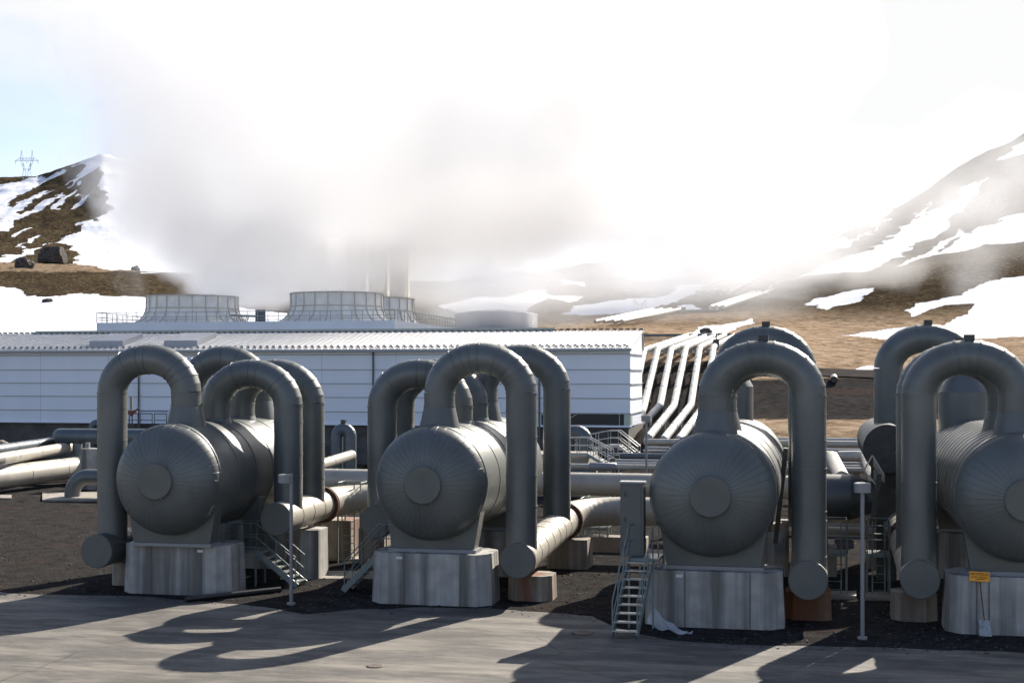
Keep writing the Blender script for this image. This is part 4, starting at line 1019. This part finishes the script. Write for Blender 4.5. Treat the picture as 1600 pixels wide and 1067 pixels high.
b = MB(); p = at(407, 492, 152); b.box((p.x, 152, zdk+.7), (.95,.8,1.4)); tag(b.build('equipment_box', M_bluecl, bevel=.03), 'blue grey box standing on the cooling deck', 'box')
for k in range(4):
    px = 526+33*k; p = at(px, 455, 205); q = at(px, 372+6*k, 205); b = MB(); b.tube([(p.x, 205, 6), (p.x, 205, q.z)], 1.48, 32, gored=True)
    for z in np.arange(10, q.z, 3.0): b.band((p.x, 205, z), (0,0,1), 1.48, .08, .03, 32)
    for z_ in (0,): b.tube([(p.x+1.5, 203.9, 6), (p.x+1.5, 203.9, q.z+.3)], .10, 8)
    tag(b.build('gas_stack', M_fibre), ('first','second','third','last')[k]+' of the four steam veiled grey stacks, counted from the left', 'stack', 'grey stacks behind the cooling towers')
p = at(775, 500, 190); b = MB(); Zt = 190/(CS+ray(775)*SN); rt = 65/F*Zt
b.rev([(rt, -6), (rt, at(775, 491, 190).z-p.z), (rt*.6, at(775, 486, 190).z-p.z), (0.05, at(775, 483, 190).z-p.z)], p, (0,0,1), 48); tag(b.build('storage_tank', mat('tank_grey', (.30,.31,.33), .5, .1), fix=True), 'wide round grey tank in the mist right of the cooling towers', 'tank')

# ------------------------------------------------------------------ white pipes down the slope
UP = [(1073,525),(1087,525),(1102,526),(1118,525),(1133,524),(1149,524)]; TP = [(1007,547),(1028,545.5),(1049,545.5),(1072,543),(1093.5,543),(1115,542)]
BT = [(986,640,118),(1006,637,118),(1031.5,633,118),(1053,634,118),(1079.6,633,118),(1102,632,118)]; EN = [(980,655,117),(1003,644,116.8),(994,674,117),(1013,684,102),(1037,687,101),(1061,687,101)]
for k in range(6):
    P = [at(*UP[k], 172), at(*TP[k], 141), at(*BT[k]), at(*EN[k])]
    b = MB(); fine_ = [P[0]]+[P[1].lerp(P[0], .05), P[1].lerp(P[0], .015), P[1].lerp(P[2], .02), P[1].lerp(P[2], .06), P[2].lerp(P[1], .05), P[2].lerp(P[1], .02), P[2].lerp(P[3], .02), P[2].lerp(P[3], .06)]+[P[3]]
    rk = .30
    t = thing('slope_pipe', ('leftmost','second from left','third from left','third from right','second from right','rightmost')[k]+' of the six white pipes stepping down the slope beside the hall', 'pipe', P[3], 'white pipes stepping down the slope')
    b.tube(fine_, rk, 24, gored=True)
    for p, q in ((P[0], P[1]), (P[1], P[2]), (P[2], P[3])):
        n = int((q-p).length/6)+1
        for i in range(1, n): b.band(p.lerp(q, i/n), q-p, rk, .07, .02, 24)
    b.build('body', M_white, t)
    for fr_, pa, pb in ((.3, P[1], P[2]), (.7, P[1], P[2]), (.5, P[2], P[3]), (.5, P[0], P[1])):
        c = pa.lerp(pb, fr_); s = MB(); s.box((c.x, c.y, c.z-rk-.45), (rk*1.6, .25, .95)); s.build('support', M_tan, t)
b = MB(); y = 143; b.bar(at(1000, 549, y), at(1130, 546, y), .3, .18); b.bar(at(1000, 553, y), at(1130, 550, y), .2, .1); tag(b.build('support_beam', M_steel), 'pale beam carrying the white pipes where they turn down the slope', 'beam')
b = MB(); b.bar(at(1000, 524, 172), at(1150, 523, 172), .3, .3); tag(b.build('support_beam', M_bluecl), 'thin dark line of the beam at the upper end of the slope pipes', 'beam')
b = MB(); c = at(1119, 537, 143); b.box(c, (.6,.6,.9)); b.tube([c, c+Vector((0,0,1.0))], .08, 8); tag(b.build('pipe_valve', M_dark), 'small dark valve on the rightmost slope pipe', 'valve')
# pipelines on the far hillside
def onland(px, py, up=.8): v = land_at(px, py); v.z += up; return v
k = 0
names = ('lowest', 'second', 'third', 'fourth', 'topmost')
for k in range(5):
    pts = []
    for f_ in np.linspace(0, 1, 26):
        px = 1090+12*k+(1322-1090+3.0*k-6)*f_; py = 466+(337-466)*f_
        pts.append(onland(px, py, 1.3))
    b = MB(); b.tube(pts, .55, 10, gored=False)
    tag(b.build('hill_pipeline', M_white), names[4-k]+' of the five parallel white pipelines climbing the far right hillside', 'pipeline', 'white pipelines on the far hill')
for k in range(3):
    b = MB(); b.tube([onland(1110+10*k+(1170-1110+8)*f_, 488-24*f_-0, 1.0) for f_ in np.linspace(0, 1, 8)], .4, 10)
    tag(b.build('hill_pipeline', M_white), ('left','middle','right')[k]+' of three short white pipelines at the foot of the far hill', 'pipeline', 'short white pipelines at the hill foot')
for k in range(4):
    b = MB(); b.tube([onland(930+14*k+(1020-930)*f_, 511-20*f_, .9) for f_ in np.linspace(0, 1, 8)], .34, 10)
    tag(b.build('hill_pipeline', M_white), ('leftmost','second','third','rightmost')[k]+' of four low white pipelines just above the hall roof corner', 'pipeline', 'low white pipelines above the hall roof')
for pa, pb, lb in (((1090,466),(1200,465),'dark service road edge beam at the foot of the five hill pipelines'), ((1040,492),(1125,490),'dark beam crossing below the short white pipelines')):
    b = MB(); b.tube([onland(pa[0]+(pb[0]-pa[0])*f_, pa[1]+(pb[1]-pa[1])*f_, .6) for f_ in np.linspace(0, 1, 8)], .28, 8); tag(b.build('support_beam', M_bluecl), lb, 'beam')

tr = MB(); V = []; PPX = list(np.arange(1150, 1700, 5))+[1750, 1800, 1900, 2000, 2200, 2400]; NA = 8
for p in PPX:
    f_ = min(1, max(0, (p-1270)/110)); a_, b_ = land_at(p, 588+4*f_), land_at(p, 576+3*f_)
    for k in range(NA):
        v = a_.lerp(b_, k/(NA-1)); v.z = land_z(v.x, v.y)+.12; V.append(v)
tr.add(V, [(NA*i+k, NA*(i+1)+k, NA*(i+1)+k+1, NA*i+k+1) for i in range(len(PPX)-1) for k in range(NA-1)], True)
tag(tr.build('gravel_track', mat('track_gravel', (.055,.05,.048), .9, 0, .3, .8, spec=0)), kind='structure')
# ------------------------------------------------------------------ pylons
def pylon(label, base, H, Wd, kind='portal', m=M_tower):
    t = thing('power_pylon', label, 'pylon', base, 'high voltage pylons'); b = MB(); w = H*.008; B = Vector(base); U = Vector((CS, SN, 0))
    def P_(x, z): return B+U*x*Wd+Vector((0,0,z*H))
    def seg(p, q): b.bar(P_(*p), P_(*q), w*1.2)
    for s_ in (-1, 1):
        seg((s_*.32, 0), (s_*.16, .42)); seg((s_*.16, .42), (s_*.36, .72)); seg((s_*.06, 0), (s_*.06, .36)); seg((s_*.06, .36), (s_*.24, .72))
        seg((s_*.36, .72), (s_*.28, 1)); seg((s_*.24, .72), (s_*.28, 1)); seg((s_*.32, 0), (s_*.02, .2)); seg((s_*.06, .0), (s_*.24, .2)); seg((s_*.2, .4), (s_*.2, .62)); seg((s_*.16, .42), (s_*.06, .36)); seg((s_*.12, .5), (s_*.3, .6))
    seg((-.62, .68), (.62, .68)); seg((-.36, .76), (.36, .76)); seg((-.62, .68), (-.36, .76)); seg((.62, .68), (.36, .76)); seg((-.16, .42), (.16, .42))
    for k in range(8): seg((-.36+.09*k, .68 if k % 2 else .76), (-.27+.09*k, .76 if k % 2 else .68))
    b.build('lattice', m, t); a_ = MB()
    for x in (-.6, 0, .6): a_.tube([P_(x, .68), P_(x, .60)], w, 6)
    a_.build('insulator', m, t)
pylon('lattice pylon on the snowy ridge at far left', atZ(42, 281, 655)+Vector((0,0,-1.5)), 15.0, 8.6)
pylon('faint pylon standing on the plateau left of the right hill', atZ(1309, 331, 668), 17, 4.5)
pylon('faintest pylon just left of the right hill slope', atZ(1425, 316, 680), 15, 7)
pylon('tiny pale pylon on the snow patch above the hall roof corner', land_at(1000, 489), 4.2, 5)
pylon('pale pylon top showing behind the middle cooling fan stack', atZ(497, 458, 300), 3.8, 5)

# ------------------------------------------------------------------ rocks
def rock(label, c, s, m=M_rock, seed=1, flat_top=False):
    import bmesh
    bm = bmesh.new(); bmesh.ops.create_icosphere(bm, subdivisions=4, radius=1); rnd = random.Random(seed)
    from mathutils import noise as N
    off = Vector((seed*7.1, seed*3.3, 0))
    for v in bm.verts:
        d = 1+.35*N.noise(v.co*1.3+off)+.18*N.noise(v.co*3.1+off)+.08*N.noise(v.co*8+off)
        q = v.co*d
        if flat_top: q.z = min(q.z, .62); q.x = max(-.95, min(.95, q.x*1.25))
        v.co = Vector((q.x*s[0], q.y*s[1], max(q.z, -.6)*s[2]))
    me_ = bpy.data.meshes.new('boulder'); bm.to_mesh(me_); bm.free(); me_.materials.append(m)
    o = bpy.data.objects.new('boulder', me_); COL.objects.link(o); o.location = c; tag(o, label, 'boulder')
v = land_at(82, 411); rock('huge dark block shaped lava boulder on the left slope', v+Vector((0,0,2.0)), (3.6, 3, 3.6), seed=3, flat_top=True)
v = land_at(38, 419); rock('pointed dark boulder lower left of the huge one', v+Vector((0,0,.4)), (2.2, 2, 2.2), seed=5)
v = land_at(74, 471); rock('small dark stone poking out of the snow field at left', v, (1.0, .9, .6), seed=7)
v = land_at(212, 421); rock('little dark stone on the snow above the left bank', v, (1.1, .9, .9), seed=8)
v = land_at(1103, 519); rock('grey boulder on the snow patch above the slope pipes', v, (.8, .7, .65), seed=9)
v = land_at(1303, 598); v.z = land_z(v.x, v.y)+.25; b = MB(); b.tube([v+Vector((0,-1.2,0)), v+Vector((0,1.5,.2))], .34, 20, caps=False); b.tube([v+Vector((0,-1.1,0)), v+Vector((0,1.4,.2))], .27, 20, caps=True); tag(b.build('culvert_pipe', M_dark), 'dark culvert mouth in the bank between the right vessels', 'culvert')

# ------------------------------------------------------------------ steam
def steam(name, label, lobes, dens, pad, nscale, disp, edge_, aniso=.12, alb=.99, detail=3, thin=None, flow=(2.4, -.55)):
    """lobes: (centre, radii); a soft union of ellipsoids broken up by noise fills one closed box"""
    lo = Vector([min(c[i]-r_[i] for c, r_ in lobes)-pad for i in range(3)]); hi = Vector([max(c[i]+r_[i] for c, r_ in lobes)+pad for i in range(3)])
    lo.z = max(lo.z, pad_floor)
    m = bpy.data.materials.new(name); m.use_nodes = True; t = m.node_tree; t.nodes.clear(); L = t.links.new
    g = t.nodes.new('ShaderNodeTexCoord')
    n = t.nodes.new('ShaderNodeTexNoise'); n.inputs['Scale'].default_value = nscale; n.inputs['Detail'].default_value = detail; n.inputs['Roughness'].default_value = .55
    L(g.outputs['Object'], n.inputs['Vector'])
    def vm(op, a_, b_):
        x = t.nodes.new('ShaderNodeVectorMath'); x.operation = op
        for i, v_ in enumerate((a_, b_)):
            if v_ is None: continue
            if isinstance(v_, (tuple, Vector)): x.inputs[i].default_value = tuple(v_)
            else: L(v_, x.inputs[i])
        return x.outputs['Value'] if op == 'LENGTH' else x.outputs[0]
    def mm(op, a_, b_=None, c_=None, clamp=False):
        x = t.nodes.new('ShaderNodeMath'); x.operation = op; x.use_clamp = clamp
        for i, v_ in enumerate((a_, b_, c_)):
            if v_ is None: continue
            if isinstance(v_, (int, float)): x.inputs[i].default_value = v_
            else: L(v_, x.inputs[i])
        return x.outputs[0]
    d0 = vm('SUBTRACT', n.outputs['Color'], (.5,.5,.5)); d1 = vm('MULTIPLY', d0, (disp, disp, disp)); P = vm('ADD', g.outputs['Object'], d1)
    best = None; ctr = (lo+hi)/2
    for c, r_ in lobes:
        c = Vector(c)-ctr; l = vm('LENGTH', vm('DIVIDE', vm('SUBTRACT', P, c), Vector(r_)), None); e = mm('SUBTRACT', 1.0, l)
        best = e if best is None else mm('MAXIMUM', best, e)
    den = mm('MULTIPLY', mm('MULTIPLY', best, 1/edge_, clamp=True), dens)
    den = mm('MULTIPLY', den, mm('MULTIPLY_ADD', n.outputs['Fac'], flow[0], flow[1], True))
    if thin:
        sp = t.nodes.new('ShaderNodeSeparateXYZ'); L(g.outputs['Object'], sp.inputs[0]); mr = t.nodes.new('ShaderNodeMapRange')
        mr.inputs[1].default_value = thin[0]-ctr.z; mr.inputs[2].default_value = thin[1]-ctr.z; mr.inputs[3].default_value = 1; mr.inputs[4].default_value = thin[2]
        L(sp.outputs[2], mr.inputs[0]); den = mm('MULTIPLY', den, mr.outputs[0])
    v = t.nodes.new('ShaderNodeVolumePrincipled'); v.inputs['Color'].default_value = (alb-.006, alb-.002, min(1, alb+.008), 1); v.inputs['Anisotropy'].default_value = aniso
    L(den, v.inputs['Density']); o_ = t.nodes.new('ShaderNodeOutputMaterial'); L(v.outputs[0], o_.inputs['Volume'])
    b = MB(); h = (hi-lo)/2; b.box((0,0,0), tuple(hi-lo)); o = b.build(name, m); o.location = ctr
    tag(o, label, 'steam', kind='stuff'); return o
pad_floor = 12.0; PG, PA = .82, .82
LB = []
def lobe(px, py, Y, rx, ry, rz): LB.append((tuple(at(px, py, Y)), (rx, ry, rz)))
lobe(300, 330, 178, 14, 16, 12); lobe(250, 250, 185, 11, 16, 13); lobe(430, 180, 185, 22, 20, 20); lobe(400, 400, 170, 13, 12, 8)
lobe(350, 375, 175, 12, 12, 8); lobe(420, 320, 180, 16, 14, 11); lobe(620, 250, 185, 26, 15, 20); lobe(560, 375, 192, 19, 10, 8.0); lobe(850, 180, 190, 28, 13, 20); lobe(800, 330, 205, 22, 14, 9)
lobe(300, 60, 190, 22, 20, 18); lobe(700, 30, 190, 40, 15, 22); lobe(1050, 60, 205, 30, 22, 22); lobe(1060, 260, 225, 22, 16, 12)
steam('steam_plume', 'huge white steam plume rising from the cooling towers', LB, .20, 3, .085, 15, .42, thin=(30, 50, .6), flow=(1.5, 0.0), detail=5, aniso=PG, alb=PA)
pad_floor = 6.0
LB = []
lobe(345, 455, 158, 5, 6, 2.6); lobe(390, 440, 165, 7, 7, 3.5); lobe(500, 440, 175, 9, 7, 3.4); lobe(430, 455, 172, 8, 6, 3.4); lobe(590, 430, 185, 12, 6, 4); lobe(730, 494, 178, 7, 6, 3.0); lobe(790, 490, 178, 6, 5, 2.6)
steam('steam_wisp', 'thin steam drifting low across the cooling tower deck', LB, .16, 1.5, .22, 2.8, .5, aniso=.8, alb=.96)
LB = []; pad_floor = 10
lobe(700, 410, 290, 30, 20, 12); lobe(900, 360, 300, 45, 24, 15); lobe(1080, 330, 320, 36, 24, 20); lobe(1000, 430, 290, 30, 14, 7); lobe(1210, 330, 360, 30, 24, 18); lobe(850, 438, 290, 36, 14, 9); lobe(1090, 425, 310, 32, 14, 10); lobe(760, 440, 280, 22, 14, 8); lobe(1150, 400, 340, 34, 16, 9); lobe(1330, 270, 400, 22, 16, 15)
steam('hill_mist', 'pale mist veiling the snowy hills in the middle distance', LB, .12, 4, .035, 18, .7)
LB = []; pad_floor = 10
lobe(700, 468, 235, 18, 20, 8); lobe(850, 458, 240, 26, 22, 9); lobe(1000, 445, 245, 24, 22, 10); lobe(1140, 425, 250, 20, 22, 11)
steam('hill_mist', 'low mist drifting before the brown valley behind the hall', LB, .032, 4, .05, 10, .8)
LB = []; pad_floor = 10
lobe(1450, 330, 350, 34, 22, 22); lobe(1560, 290, 330, 26, 18, 20); lobe(1350, 400, 330, 26, 16, 12); lobe(1330, 320, 430, 34, 18, 18)
steam('hill_mist', 'thin mist drifting over the right hillside', LB, .024, 4, .045, 22, .8)
LB = []; pad_floor = 8
lobe(1525, 425, 230, 5.0, 5, 7.5); lobe(1500, 350, 250, 9, 6, 8); lobe(1555, 300, 260, 9, 6, 9); lobe(1400, 420, 260, 8, 6, 4.5); lobe(1590, 250, 280, 10, 6, 8)
lobe(1330, 425, 270, 12, 7, 5)
steam('steam_wisp', 'thin steam rising from the vents on the right hillside', LB, .06, 2, .11, 9, .8)
